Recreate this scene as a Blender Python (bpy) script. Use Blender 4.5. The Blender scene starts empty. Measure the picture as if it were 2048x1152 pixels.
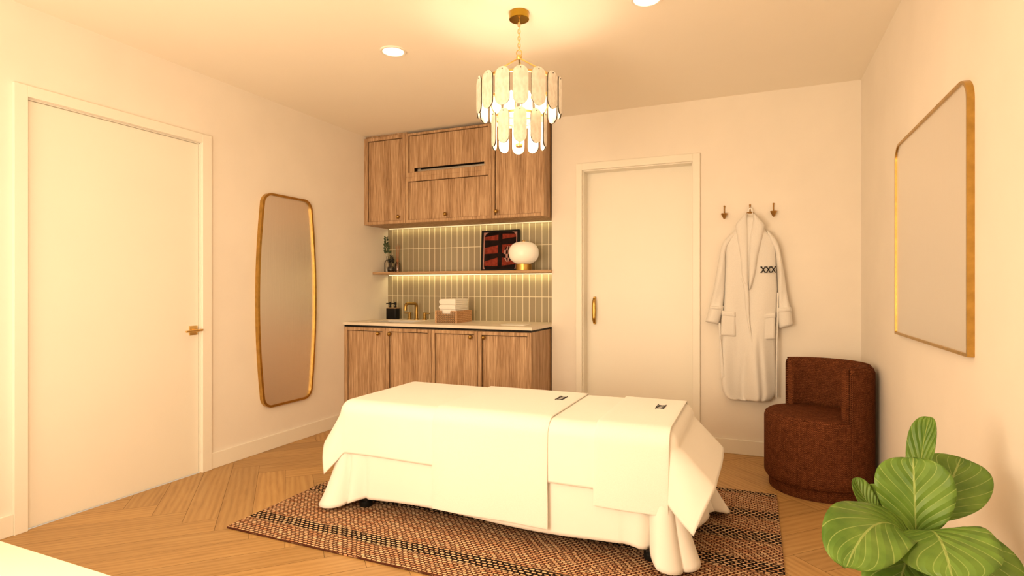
import bpy, bmesh, math, random
from mathutils import Vector, Matrix, noise
random.seed(7)
PI = math.pi
scn = bpy.context.scene
COL = scn.collection

# ------------------------------------------------------------------ camera model (level camera, 2048x1152 frame)
FPX, YAW, CAMH = 1130.0, math.radians(23.25), 1.155
FW = Vector((-math.sin(YAW), math.cos(YAW), 0)); RT = Vector((math.cos(YAW), math.sin(YAW), 0))
EYE = Vector((0, 0, CAMH))
def ray(u, v): return FW*FPX + RT*(u-1024) + Vector((0, 0, 576-v))
def on_y(u, v, y):
    d = ray(u, v); return EYE + d*(y/d.y)
def at_depth(u, v, d): return EYE + ray(u, v)*(d/FPX)

# room measures
XL, XR, YB, YN, H = -3.19, 0.63, 4.24, -.60, 2.5
YT = 4.451           # tiled back of the niche
XN = -1.478          # right side of the niche
XC = -1.492          # right side of the cabinets

# ------------------------------------------------------------------ materials
def new_mat(name):
    m = bpy.data.materials.new(name); m.use_nodes = True
    nt = m.node_tree; nt.nodes.clear()
    out = nt.nodes.new('ShaderNodeOutputMaterial'); b = nt.nodes.new('ShaderNodeBsdfPrincipled')
    nt.links.new(b.outputs[0], out.inputs[0])
    return m, nt, b, out
def setp(b, **k):
    names = dict(col='Base Color', rough='Roughness', metal='Metallic', spec='Specular IOR Level', trans='Transmission Weight',
                 ior='IOR', alpha='Alpha', emit='Emission Color', estr='Emission Strength', sheen='Sheen Weight', coat='Coat Weight', sub='Subsurface Weight')
    for a, v in k.items():
        i = b.inputs[names[a]]
        i.default_value = (*v, 1) if isinstance(v, (tuple, list)) and len(v) == 3 else v
def N(nt, t, **k):
    n = nt.nodes.new(t)
    for a, v in k.items(): setattr(n, a, v)
    return n
def coords(nt, scale=(1, 1, 1), rot=(0, 0, 0), loc=(0, 0, 0), out='Object'):
    tc = N(nt, 'ShaderNodeTexCoord'); mp = N(nt, 'ShaderNodeMapping')
    nt.links.new(tc.outputs[out], mp.inputs[0])
    mp.inputs['Scale'].default_value = scale; mp.inputs['Rotation'].default_value = rot; mp.inputs['Location'].default_value = loc
    return mp.outputs[0]
def noise_tex(nt, vec, scale, detail=3, rough=.5, dist=0):
    n = N(nt, 'ShaderNodeTexNoise'); n.inputs['Scale'].default_value = scale; n.inputs['Detail'].default_value = detail
    n.inputs['Roughness'].default_value = rough; n.inputs['Distortion'].default_value = dist
    nt.links.new(vec, n.inputs['Vector']); return n.outputs['Fac']
def ramp(nt, fac, stops):
    r = N(nt, 'ShaderNodeValToRGB'); e = r.color_ramp.elements
    while len(e) < len(stops): e.new(.5)
    for i, (p, c) in enumerate(stops): e[i].position = p; e[i].color = (*c, 1)
    nt.links.new(fac, r.inputs[0]); return r.outputs[0]
def math_n(nt, op, a, b=None, c=None):
    n = N(nt, 'ShaderNodeMath', operation=op)
    for i, x in enumerate((a, b, c)):
        if x is None: continue
        if isinstance(x, (int, float)): n.inputs[i].default_value = x
        else: nt.links.new(x, n.inputs[i])
    return n.outputs[0]
def mix_col(nt, fac, a, b, mode='MIX'):
    n = N(nt, 'ShaderNodeMix', data_type='RGBA', blend_type=mode)
    for i, x in ((0, fac), (6, a), (7, b)):
        if isinstance(x, (int, float)): n.inputs[i].default_value = x
        elif isinstance(x, (tuple, list)): n.inputs[i].default_value = (*x, 1)
        else: nt.links.new(x, n.inputs[i])
    return n.outputs[2]
def bump(nt, b, h, strength=.2, dist=.002):
    n = N(nt, 'ShaderNodeBump'); n.inputs['Strength'].default_value = strength; n.inputs['Distance'].default_value = dist
    nt.links.new(h, n.inputs['Height']); nt.links.new(n.outputs[0], b.inputs['Normal'])

def plain(name, col, rough=.5, metal=0, var=.06, scale=8, bmp=0, **k):
    m, nt, b, o = new_mat(name); v = coords(nt)
    f = noise_tex(nt, v, scale, 4)
    c = ramp(nt, f, [(.3, tuple(x*(1-var) for x in col)), (.7, tuple(min(1, x*(1+var)) for x in col))])
    nt.links.new(c, b.inputs['Base Color']); setp(b, rough=rough, metal=metal, **k)
    if bmp: bump(nt, b, noise_tex(nt, v, bmp, 3), .15, .001)
    return m

M = {}
M['wall'] = plain('plaster_warm_white', (.83, .78, .71), .8, 0, .022, 3.5, 60, spec=.2)
M['ceiling'] = plain('ceiling_white', (.90, .85, .76), .85, 0, .01, 2, spec=.2)
M['paint'] = plain('satin_white_paint', (.84, .81, .73), .4, 0, .01, 3)
M['cream_lacquer'] = plain('cream_lacquer', (.60, .53, .44), .4, 0, .01, 3)
M['white_lacquer'] = plain('white_lacquer', (.85, .83, .78), .3, 0, .01, 3)
M['brass'] = plain('brushed_brass', (.52, .325, .09), .32, 1, .14, 30)
M['bright_brass'] = plain('satin_gold', (.80, .55, .22), .28, 1, .08, 20)
M['aged'] = plain('aged_brass', (.40, .25, .075), .36, 1, .14, 40)
M['cup'] = plain('polished_brass', (.40, .25, .03), .16, 1, .08, 20)
M['bronze'] = plain('aged_bronze', (.42, .24, .075), .35, 1, .15, 60)
M['black'] = plain('matte_black', (.009, .008, .007), .5, 0, .1, 30, spec=.15)
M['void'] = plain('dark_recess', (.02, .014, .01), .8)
M['steel'] = plain('grey_metal', (.45, .43, .40), .35, .8, .1, 20)
M['stone'] = plain('cream_quartz', (.74, .66, .55), .35, 0, .05, 18)
M['ceramic'] = plain('white_ceramic', (.85, .82, .78), .18, 0, .01, 4)
M['linen'] = plain('white_linen', (.86, .84, .80), .9, 0, .012, 5, 900, sheen=.15, spec=.1)
M['terry'] = plain('white_terry', (.84, .82, .78), .95, 0, .03, 300, 500, sheen=.2, spec=.1)
M['robe'] = plain('robe_cotton', (.76, .735, .70), .95, 0, .03, 220, 420, sheen=.2, spec=.1)
M['thread'] = plain('black_thread', (.012, .012, .014), .9)
M['cordblack'] = plain('dark_cable', (.03, .025, .015), .5)
M['soil'] = plain('potting_soil', (.05, .03, .018), 1, 0, .4, 60, 40)
M['pot'] = plain('grey_planter', (.30, .28, .25), .6, 0, .08, 12)
M['bark'] = plain('green_bark', (.16, .13, .06), .8, 0, .3, 60)
M['vinyl'] = plain('cream_vinyl', (.5, .46, .4), .5)
M['darkframe'] = plain('dark_table_frame', (.02, .018, .018), .5)
M['reed'] = plain('copper_reed', (.40, .17, .07), .6)

def wood(name, ca, cb, cc, axis='z', rough=.5, fine=150):
    m, nt, b, o = new_mat(name)
    st = {'z': (1, 1, .03), 'x': (.03, 1, 1), 'y': (1, .03, 1)}[axis]
    v = coords(nt, st)
    f1 = noise_tex(nt, v, fine, 3, .6, .3); f2 = noise_tex(nt, v, fine*.16, 3, .5, .8); f3 = noise_tex(nt, v, fine*3, 2, .5)
    f = math_n(nt, 'ADD', math_n(nt, 'MULTIPLY', f1, .5), math_n(nt, 'ADD', math_n(nt, 'MULTIPLY', f2, .28), math_n(nt, 'MULTIPLY', f3, .22)))
    c = ramp(nt, f, [(.37, ca), (.5, cb), (.62, cc)])
    nt.links.new(c, b.inputs['Base Color']); setp(b, rough=rough, spec=.3)
    bump(nt, b, f1, .15, .0006)
    return m
M['oak'] = wood('cabinet_oak', (.20, .106, .049), (.43, .266, .147), (.62, .432, .27))
M['oak_h'] = wood('shelf_oak', (.30, .175, .085), (.46, .29, .16), (.55, .37, .22), 'x')

def floor_mat():
    m, nt, b, o = new_mat('herringbone_oak')
    uv = N(nt, 'ShaderNodeUVMap'); uv.uv_map = 'plank'
    at = N(nt, 'ShaderNodeAttribute'); at.attribute_name = 'tone'
    mp = N(nt, 'ShaderNodeMapping'); mp.inputs['Scale'].default_value = (1.0, 9, 1); nt.links.new(uv.outputs[0], mp.inputs[0])
    f1 = noise_tex(nt, mp.outputs[0], 2.6, 5, .6, 1.6)
    mp2 = N(nt, 'ShaderNodeMapping'); mp2.inputs['Scale'].default_value = (2.5, 60, 1); nt.links.new(uv.outputs[0], mp2.inputs[0])
    f2 = noise_tex(nt, mp2.outputs[0], 3, 3, .6)
    w = N(nt, 'ShaderNodeTexWave', wave_type='BANDS', bands_direction='Y'); w.inputs['Scale'].default_value = 1.1
    w.inputs['Distortion'].default_value = 7; w.inputs['Detail'].default_value = 2; w.inputs['Detail Scale'].default_value = .8
    nt.links.new(mp.outputs[0], w.inputs[0])
    f = math_n(nt, 'ADD', math_n(nt, 'MULTIPLY', f1, .62), math_n(nt, 'ADD', math_n(nt, 'MULTIPLY', f2, .18), math_n(nt, 'MULTIPLY', w.outputs['Fac'], .2)))
    c = ramp(nt, f, [(.26, (.33, .182, .060)), (.5, (.44, .255, .092)), (.74, (.50, .31, .122))])
    t = math_n(nt, 'MULTIPLY_ADD', at.outputs['Fac'], .22, .89)
    hsv = N(nt, 'ShaderNodeHueSaturation'); nt.links.new(c, hsv.inputs['Color']); nt.links.new(t, hsv.inputs['Value'])
    nt.links.new(hsv.outputs[0], b.inputs['Base Color']); setp(b, rough=.42, spec=.35)
    bump(nt, b, f2, .12, .001)
    return m
M['floor'] = floor_mat()

def tile_mat():
    m, nt, b, o = new_mat('olive_beige_tiles')
    tc = N(nt, 'ShaderNodeTexCoord'); sep = N(nt, 'ShaderNodeSeparateXYZ'); nt.links.new(tc.outputs['Object'], sep.inputs[0])
    cmb = N(nt, 'ShaderNodeCombineXYZ'); nt.links.new(sep.outputs[0], cmb.inputs[0]); nt.links.new(sep.outputs[2], cmb.inputs[1])
    mp = N(nt, 'ShaderNodeMapping'); mp.inputs['Location'].default_value = (3.139-.0577*1, -.861+.219, 0); nt.links.new(cmb.outputs[0], mp.inputs[0])
    br = N(nt, 'ShaderNodeTexBrick'); br.offset = 0; br.squash = 1
    for k, v in (('Scale', 1), ('Mortar Size', .0028), ('Mortar Smooth', .2), ('Bias', 0), ('Brick Width', .0577), ('Row Height', .219)): br.inputs[k].default_value = v
    br.inputs['Color1'].default_value = (.335, .29, .185, 1); br.inputs['Color2'].default_value = (.29, .235, .15, 1); br.inputs['Mortar'].default_value = (.82, .75, .58, 1)
    nt.links.new(mp.outputs[0], br.inputs['Vector'])
    nt.links.new(br.outputs['Color'], b.inputs['Base Color'])
    r = math_n(nt, 'MULTIPLY_ADD', br.outputs['Fac'], .5, .32); nt.links.new(r, b.inputs['Roughness'])
    bump(nt, b, math_n(nt, 'SUBTRACT', 1, br.outputs['Fac']), .4, .002)
    return m
M['tile'] = tile_mat()

def rug_mat():
    m, nt, b, o = new_mat('jute_weave')
    v = coords(nt); sep = N(nt, 'ShaderNodeSeparateXYZ'); nt.links.new(v, sep.inputs[0])
    # wobble so the rows are not ruler straight
    wob = noise_tex(nt, v, 6, 2); yy = math_n(nt, 'ADD', sep.outputs[1], math_n(nt, 'MULTIPLY', math_n(nt, 'SUBTRACT', wob, .5), .02))
    xx = math_n(nt, 'ADD', sep.outputs[0], math_n(nt, 'MULTIPLY', noise_tex(nt, v, 9, 2), .03))
    cmb = N(nt, 'ShaderNodeCombineXYZ'); nt.links.new(xx, cmb.inputs[0]); nt.links.new(yy, cmb.inputs[1])
    br = N(nt, 'ShaderNodeTexBrick'); br.offset = .5
    for k, q in (('Scale', 1), ('Mortar Size', .0040), ('Mortar Smooth', .6), ('Bias', -.1), ('Brick Width', .025), ('Row Height', .0145)): br.inputs[k].default_value = q
    br.inputs['Color1'].default_value = (.80, .57, .35, 1); br.inputs['Color2'].default_value = (.56, .33, .19, 1); br.inputs['Mortar'].default_value = (.085, .03, .016, 1)
    nt.links.new(cmb.outputs[0], br.inputs['Vector'])
    br2 = N(nt, 'ShaderNodeTexBrick'); br2.offset = .5
    for k, q in (('Scale', 1), ('Mortar Size', .0056), ('Mortar Smooth', .35), ('Bias', -.15), ('Brick Width', .028), ('Row Height', .0185)): br2.inputs[k].default_value = q
    br2.inputs['Color1'].default_value = (.82, .60, .38, 1); br2.inputs['Color2'].default_value = (.64, .42, .25, 1); br2.inputs['Mortar'].default_value = (.012, .007, .005, 1)
    nt.links.new(cmb.outputs[0], br2.inputs['Vector'])
    nb2 = noise_tex(nt, v, 5, 3)
    fy = math_n(nt, 'MULTIPLY_ADD', math_n(nt, 'ADD', yy, math_n(nt, 'MULTIPLY', math_n(nt, 'SUBTRACT', nb2, .5), .05)), 1/1.51, .494)
    st = [(0, 0)]
    for q0, q1 in ((.079, .134), (.35, .416), (.542, .622), (.731, .807), (.952, .99)): st += [(q0-.006, 0), (q0+.006, 1), (q1-.006, 1), (q1+.006, 0)]
    band = ramp(nt, fy, [(p, (c, c, c)) for p, c in st])
    red = ramp(nt, noise_tex(nt, coords(nt, (3, 26, 1)), 3, 3), [(.42, (1, 1, 1)), (.66, (.80, .56, .44))])
    c = mix_col(nt, band, br.outputs['Color'], br2.outputs['Color'])
    c = mix_col(nt, 1.0, c, red, 'MULTIPLY')
    nt.links.new(c, b.inputs['Base Color']); setp(b, rough=.95, spec=.1)
    hm = N(nt, 'ShaderNodeMix', data_type='FLOAT'); nt.links.new(band, hm.inputs[0]); nt.links.new(br.outputs['Fac'], hm.inputs[2]); nt.links.new(br2.outputs['Fac'], hm.inputs[3])
    bump(nt, b, math_n(nt, 'SUBTRACT', 1, hm.outputs[0]), .9, .005)
    return m
M['rug'] = rug_mat()

def tweed(name):
    m, nt, b, o = new_mat(name)
    tc = N(nt, 'ShaderNodeTexCoord'); sep = N(nt, 'ShaderNodeSeparateXYZ'); nt.links.new(tc.outputs['Object'], sep.inputs[0])
    ge = N(nt, 'ShaderNodeNewGeometry'); sn = N(nt, 'ShaderNodeSeparateXYZ'); nt.links.new(ge.outputs['Normal'], sn.inputs[0])
    up = math_n(nt, 'GREATER_THAN', math_n(nt, 'ABSOLUTE', sn.outputs[2]), .75)
    ang = math_n(nt, 'MULTIPLY', math_n(nt, 'ARCTAN2', sep.outputs[1], sep.outputs[0]), .285)
    def pick(a_, c_):
        q = N(nt, 'ShaderNodeMix', data_type='FLOAT'); nt.links.new(up, q.inputs[0]); nt.links.new(a_, q.inputs[2]); nt.links.new(c_, q.inputs[3]); return q.outputs[0]
    cmb = N(nt, 'ShaderNodeCombineXYZ'); nt.links.new(pick(ang, sep.outputs[0]), cmb.inputs[0]); nt.links.new(pick(sep.outputs[2], sep.outputs[1]), cmb.inputs[1])
    br = N(nt, 'ShaderNodeTexBrick'); br.offset = .5
    for k, q in (('Scale', 1), ('Mortar Size', .0012), ('Mortar Smooth', .6), ('Bias', -.1), ('Brick Width', .0085), ('Row Height', .0055)): br.inputs[k].default_value = q
    br.inputs['Color1'].default_value = (.21, .072, .029, 1); br.inputs['Color2'].default_value = (.125, .041, .017, 1); br.inputs['Mortar'].default_value = (.035, .011, .005, 1)
    nt.links.new(cmb.outputs[0], br.inputs['Vector'])
    f = noise_tex(nt, tc.outputs['Object'], 160, 2); f2 = noise_tex(nt, tc.outputs['Object'], 25, 3)
    c = mix_col(nt, 1, br.outputs['Color'], ramp(nt, math_n(nt, 'ADD', math_n(nt, 'MULTIPLY', f, .6), math_n(nt, 'MULTIPLY', f2, .4)), [(.32, (.62, .6, .58)), (.66, (1.35, 1.3, 1.25))]), 'MULTIPLY')
    nt.links.new(c, b.inputs['Base Color']); setp(b, rough=.95, spec=.03)
    bump(nt, b, math_n(nt, 'SUBTRACT', 1, br.outputs['Fac']), .5, .002)
    return m
M['tweed'] = tweed('rust_brown_tweed')

def mirror_mat():
    m, nt, b, o = new_mat('silver_mirror')
    v = coords(nt, (1, 1, .35), (.6, 0, 0))
    f = noise_tex(nt, v, 120, 2)
    g = noise_tex(nt, coords(nt, (1, 1, .05), (math.radians(28), 0, 0)), 95, 2)
    setp(b, col=(.93, .91, .89), metal=1)
    nt.links.new(math_n(nt, 'MULTIPLY_ADD', f, .16, .34), b.inputs['Roughness'])
    bump(nt, b, g, .32, .002)
    return m
M['mirror'] = mirror_mat()

def glass_panel_mat():
    m, nt, b, o = new_mat('frosted_ribbed_glass')
    v = coords(nt, (1, 1, .55), (0, .6, 0))
    f = noise_tex(nt, v, 70, 2)
    c = ramp(nt, f, [(.35, (.70, .64, .55)), (.65, (.82, .77, .68))])
    d = N(nt, 'ShaderNodeBsdfDiffuse'); t = N(nt, 'ShaderNodeBsdfTranslucent'); g = N(nt, 'ShaderNodeBsdfGlossy'); g.inputs['Roughness'].default_value = .25
    nt.links.new(c, d.inputs[0]); nt.links.new(c, t.inputs[0])
    m1 = N(nt, 'ShaderNodeMixShader'); m1.inputs[0].default_value = .035; nt.links.new(d.outputs[0], m1.inputs[1]); nt.links.new(t.outputs[0], m1.inputs[2])
    m2 = N(nt, 'ShaderNodeMixShader'); m2.inputs[0].default_value = .07; nt.links.new(m1.outputs[0], m2.inputs[1]); nt.links.new(g.outputs[0], m2.inputs[2])
    nt.links.new(m2.outputs[0], o.inputs[0]); nt.nodes.remove(b)
    return m
M['panel'] = glass_panel_mat()
M['panel_edge'] = plain('glass_edge', (.045, .036, .02), .3)

def clear_glass(name, col, op=.2):
    m, nt, b, o = new_mat(name)
    t = N(nt, 'ShaderNodeBsdfTransparent'); t.inputs[0].default_value = (*col, 1)
    g = N(nt, 'ShaderNodeBsdfGlossy'); g.inputs['Roughness'].default_value = .05
    f = N(nt, 'ShaderNodeFresnel'); f.inputs[0].default_value = 1.45
    mx = N(nt, 'ShaderNodeMixShader'); nt.links.new(math_n(nt, 'ADD', f.outputs[0], .04), mx.inputs[0]); nt.links.new(t.outputs[0], mx.inputs[1]); nt.links.new(g.outputs[0], mx.inputs[2])
    nt.links.new(mx.outputs[0], o.inputs[0]); nt.nodes.remove(b)
    return m
M['glass'] = clear_glass('clear_bottle_glass', (.95, .94, .92))
M['smoke'] = clear_glass('smoked_vase_glass', (.50, .47, .46))
M['rose'] = clear_glass('rose_bottle_glass', (.95, .86, .80))
M['pane'] = clear_glass('added_window_glass', (.97, .98, .97))

def emit(name, col, s):
    m, nt, b, o = new_mat(name); setp(b, col=(.8, .8, .8), emit=col, estr=s, rough=.4); return m
LAMP = (1.0, .755, .50)
M['lens'] = emit('downlight_lens', (1, .82, .55), 5)
M['bulb'] = emit('bulb_glow', (1, .78, .48), 6)
M['led'] = emit('led_strip_glow', (1, .84, .45), 1.2)
M['opal'] = emit('opal_glass', (1, .76, .46), .22)
bs = M['opal'].node_tree.nodes['Principled BSDF']; setp(bs, col=(.85, .80, .72), rough=.3)

def leaf_mat(name, c1, c2, cv, veins=True):
    m, nt, b, o = new_mat(name)
    uv = N(nt, 'ShaderNodeUVMap'); uv.uv_map = 'leaf'; sep = N(nt, 'ShaderNodeSeparateXYZ'); nt.links.new(uv.outputs[0], sep.inputs[0])
    f = noise_tex(nt, coords(nt), 14, 3)
    c = ramp(nt, f, [(.35, c1), (.66, c2)])
    if veins:
        ax = math_n(nt, 'ABSOLUTE', math_n(nt, 'SUBTRACT', sep.outputs[0], .5))
        mid = math_n(nt, 'LESS_THAN', ax, .014)
        ph = math_n(nt, 'SUBTRACT', math_n(nt, 'MULTIPLY', sep.outputs[1], 6.5), math_n(nt, 'MULTIPLY', math_n(nt, 'POWER', ax, .8), 5.2))
        fr = math_n(nt, 'ABSOLUTE', math_n(nt, 'SUBTRACT', math_n(nt, 'FRACT', ph), .5))
        lat = math_n(nt, 'LESS_THAN', fr, .035)
        vn = math_n(nt, 'MAXIMUM', mid, math_n(nt, 'MULTIPLY', lat, .75))
        c = mix_col(nt, vn, c, cv)
        puff = math_n(nt, 'MULTIPLY', fr, 2.0)
        bump(nt, b, puff, .5, .006)
    nt.links.new(c, b.inputs['Base Color']); setp(b, rough=.42, spec=.4)
    t = N(nt, 'ShaderNodeBsdfTranslucent'); nt.links.new(c, t.inputs[0])
    mx = N(nt, 'ShaderNodeMixShader'); mx.inputs[0].default_value = .18
    nt.links.new(b.outputs[0], mx.inputs[1]); nt.links.new(t.outputs[0], mx.inputs[2]); nt.links.new(mx.outputs[0], o.inputs[0])
    return m
M['fig'] = leaf_mat('fig_leaf', (.10, .215, .026), (.185, .33, .048), (.36, .48, .13))
M['euca'] = leaf_mat('eucalyptus_leaf', (.035, .06, .03), (.09, .13, .06), (0, 0, 0), False)
M['darkleaf'] = leaf_mat('dark_sprig', (.012, .014, .01), (.03, .032, .02), (0, 0, 0), False)

def rattan_mat():
    m, nt, b, o = new_mat('woven_rattan'); v = coords(nt)
    c = ramp(nt, noise_tex(nt, v, 90, 3), [(.3, (.42, .22, .10)), (.7, (.62, .38, .20))])
    nt.links.new(c, b.inputs['Base Color']); setp(b, rough=.7); return m
M['rattan'] = rattan_mat()
M['art_black'] = plain('art_ink', (.014, .007, .006), .7, 0, .5, 25, spec=.08)
M['art_red'] = plain('art_red', (.22, .035, .020), .7, 0, .35, 35, spec=.08)
M['art_pink'] = plain('art_rose', (.42, .20, .17), .6, 0, .15, 25)

# ------------------------------------------------------------------ mesh helpers
class MB:
    def __init__(s): s.bm = bmesh.new()
    def _merge(s, b2, M4=None):
        if M4 is not None: bmesh.ops.transform(b2, matrix=M4, verts=b2.verts)
        vm = {v: s.bm.verts.new(v.co) for v in b2.verts}
        for f in b2.faces:
            try:
                nf = s.bm.faces.new([vm[v] for v in f.verts]); nf.smooth = f.smooth; nf.material_index = f.material_index
            except ValueError: pass
        b2.free(); return s
    def box(s, x0, x1, y0, y1, z0, z1, bev=0, seg=2, rot=None, mi=0):
        b = bmesh.new(); bmesh.ops.create_cube(b, size=1)
        bmesh.ops.transform(b, matrix=Matrix.Translation(((x0+x1)/2, (y0+y1)/2, (z0+z1)/2)) @ Matrix.Diagonal((x1-x0, y1-y0, z1-z0, 1)), verts=b.verts)
        if bev: bmesh.ops.bevel(b, geom=list(b.edges), offset=bev, segments=seg, profile=.6, affect='EDGES')
        for f in b.faces: f.material_index = mi
        return s._merge(b, rot)
    def bar(s, a, c, w, h=None, mi=0):
        a, c = Vector(a), Vector(c); d = c-a; L = d.length; h = h or w
        q = d.to_track_quat('Z', 'Y').to_matrix().to_4x4()
        b = bmesh.new(); bmesh.ops.create_cube(b, size=1)
        bmesh.ops.transform(b, matrix=Matrix.Translation((a+c)/2) @ q @ Matrix.Diagonal((w, h, L, 1)), verts=b.verts)
        for f in b.faces: f.material_index = mi
        return s._merge(b)
    def lathe(s, prof, seg=32, c=(0, 0, 0), axis='Z', cap=True, mi=0):
        b = bmesh.new(); rings = []
        for r, z in prof:
            if r < 1e-6: rings.append([b.verts.new((0, 0, z))])
            else: rings.append([b.verts.new((r*math.cos(2*PI*i/seg), r*math.sin(2*PI*i/seg), z)) for i in range(seg)])
        for A, B in zip(rings, rings[1:]):
            for i in range(seg):
                j = (i+1) % seg
                if len(A) == 1 and len(B) == 1: continue
                if len(A) == 1: b.faces.new((A[0], B[j], B[i]))
                elif len(B) == 1: b.faces.new((A[i], A[j], B[0]))
                else: b.faces.new((A[i], A[j], B[j], B[i]))
        if cap:
            if len(rings[0]) > 1: b.faces.new(list(reversed(rings[0])))
            if len(rings[-1]) > 1: b.faces.new(rings[-1])
        for f in b.faces: f.smooth = True; f.material_index = mi
        m = Matrix.Identity(4)
        if axis == 'X': m = Matrix.Rotation(PI/2, 4, 'Y')
        if axis == '-X': m = Matrix.Rotation(-PI/2, 4, 'Y')
        if axis == '-Y': m = Matrix.Rotation(PI/2, 4, 'X')
        if axis == '-Z': m = Matrix.Rotation(PI, 4, 'X')
        return s._merge(b, Matrix.Translation(c) @ m)
    def ball(s, c, r, sc=(1, 1, 1), u=20, v=12, mi=0):
        b = bmesh.new(); bmesh.ops.create_uvsphere(b, u_segments=u, v_segments=v, radius=r)
        for f in b.faces: f.smooth = True; f.material_index = mi
        return s._merge(b, Matrix.Translation(c) @ Matrix.Diagonal((*sc, 1)))
    def tube(s, pts, r, seg=10, closed=False, mi=0):
        pts = [Vector(p) for p in pts]; n = len(pts); b = bmesh.new(); rings = []; ref = None
        for i, p in enumerate(pts):
            if closed: t = pts[(i+1) % n]-pts[i-1]
            else: t = pts[min(i+1, n-1)]-pts[max(i-1, 0)]
            t.normalize()
            if ref is None: ref = t.orthogonal().normalized()
            else: ref = (ref-t*ref.dot(t)).normalized()
            o = t.cross(ref); rr = r[i] if isinstance(r, (list, tuple)) else r
            rings.append([b.verts.new(p+ref*rr*math.cos(2*PI*k/seg)+o*rr*math.sin(2*PI*k/seg)) for k in range(seg)])
        pr = list(zip(rings, rings[1:]))
        if closed: pr.append((rings[-1], rings[0]))
        for A, B in pr:
            for k in range(seg): b.faces.new((A[k], A[(k+1) % seg], B[(k+1) % seg], B[k]))
        if not closed: b.faces.new(list(reversed(rings[0]))); b.faces.new(rings[-1])
        for f in b.faces: f.smooth = True; f.material_index = mi
        return s._merge(b)
    def prism(s, poly, depth, M4=None, bev=0, mi=0, mi_side=None):
        # polygon in local XY, extruded along +Z by depth
        b = bmesh.new(); vs = [b.verts.new((x, y, 0)) for x, y in poly]; f = b.faces.new(vs)
        r = bmesh.ops.extrude_face_region(b, geom=[f])
        bmesh.ops.translate(b, vec=(0, 0, depth), verts=[e for e in r['geom'] if isinstance(e, bmesh.types.BMVert)])
        bmesh.ops.recalc_face_normals(b, faces=b.faces)
        for f in b.faces: f.material_index = mi if abs(f.normal.z) > .9 or mi_side is None else mi_side
        if bev:
            es = [e for e in b.edges if len(e.link_faces) == 2 and e.calc_face_angle(0) > .9]
            bmesh.ops.bevel(b, geom=es, offset=bev, segments=2, affect='EDGES', profile=.6)
        return s._merge(b, M4)
    def ring_prism(s, outer, inner, depth, M4=None, mi=0):
        b = bmesh.new(); n = len(outer)
        o0 = [b.verts.new((x, y, 0)) for x, y in outer]; i0 = [b.verts.new((x, y, 0)) for x, y in inner]
        o1 = [b.verts.new((x, y, depth)) for x, y in outer]; i1 = [b.verts.new((x, y, depth)) for x, y in inner]
        for k in range(n):
            j = (k+1) % n
            b.faces.new((o0[k], o0[j], o1[j], o1[k])); b.faces.new((i0[j], i0[k], i1[k], i1[j]))
            b.faces.new((o1[k], o1[j], i1[j], i1[k])); b.faces.new((o0[j], o0[k], i0[k], i0[j]))
        bmesh.ops.recalc_face_normals(b, faces=b.faces)
        for f in b.faces: f.material_index = mi
        return s._merge(b, M4)
    def grid(s, P, smooth=True, flip=False, mi=0):
        # P[i][j] points
        V = [[s.bm.verts.new(p) for p in row] for row in P]; out = []
        for i in range(len(V)-1):
            for j in range(len(V[0])-1):
                q = (V[i][j], V[i][j+1], V[i+1][j+1], V[i+1][j])
                f = s.bm.faces.new(tuple(reversed(q)) if flip else q); f.smooth = smooth; f.material_index = mi; out.append(f)
        return V
    def build(s, name, mats, parent=None, base=None, angle=35, smooth=True):
        me = bpy.data.meshes.new(name)
        s.bm.normal_update(); s.bm.to_mesh(me); s.bm.free()
        o = bpy.data.objects.new(name, me); COL.objects.link(o)
        for m in (mats if isinstance(mats, (list, tuple)) else [mats]): me.materials.append(m)
        off = Vector((0, 0, 0))
        if parent is not None:
            o.parent = parent; root = parent
            while root.parent: root = root.parent
            off = Vector(root.location)
        elif base is not None:
            off = Vector(base); o.location = off
        if off.length: me.transform(Matrix.Translation(-off))
        if smooth:
            for p in me.polygons: p.use_smooth = True
            me.set_sharp_from_angle(angle=math.radians(angle))
        return o

def tag(o, label, cat, group=None):
    o['label'] = label; o['category'] = cat
    if group: o['group'] = group
    return o
def thing(name, label, cat, loc, group=None):
    o = bpy.data.objects.new(name, None); COL.objects.link(o); o.location = loc; o.empty_display_size = .05
    return tag(o, label, cat, group)
def struct(o):
    o['kind'] = 'structure'; return o
_link = COL.objects.link
def dup(root, delta, label):
    r = root.copy(); _link(r); r.location = Vector(root.location)+Vector(delta); r['label'] = label
    for ch in root.children:
        c = ch.copy(); _link(c); c.parent = r
        for g in ch.children:
            d = g.copy(); _link(d); d.parent = c
    return r
def rrect(x0, x1, y0, y1, r, seg=6, r_by=None):
    # rounded rectangle, counter-clockwise; r_by = radii (br, tr, tl, bl)
    rs = r_by or (r, r, r, r); out = []
    for (cx, cy, a0, q) in ((x1, y0, -90, rs[0]), (x1, y1, 0, rs[1]), (x0, y1, 90, rs[2]), (x0, y0, 180, rs[3])):
        sx = -1 if cx == x1 else 1; sy = 1 if cy == y0 else -1
        for k in range(seg+1):
            a = math.radians(a0+90*k/seg); out.append((cx+sx*q+q*math.cos(a), cy+sy*q+q*math.sin(a)))
    return out
def basis(origin, ex, ey, ez):
    m = Matrix.Identity(4)
    for i, e in enumerate((ex, ey, ez)):
        for k in range(3): m[k][i] = e[k]
    for k in range(3): m[k][3] = origin[k]
    return m
def sm(t): t = max(0, min(1, t)); return t*t*(3-2*t)

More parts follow.
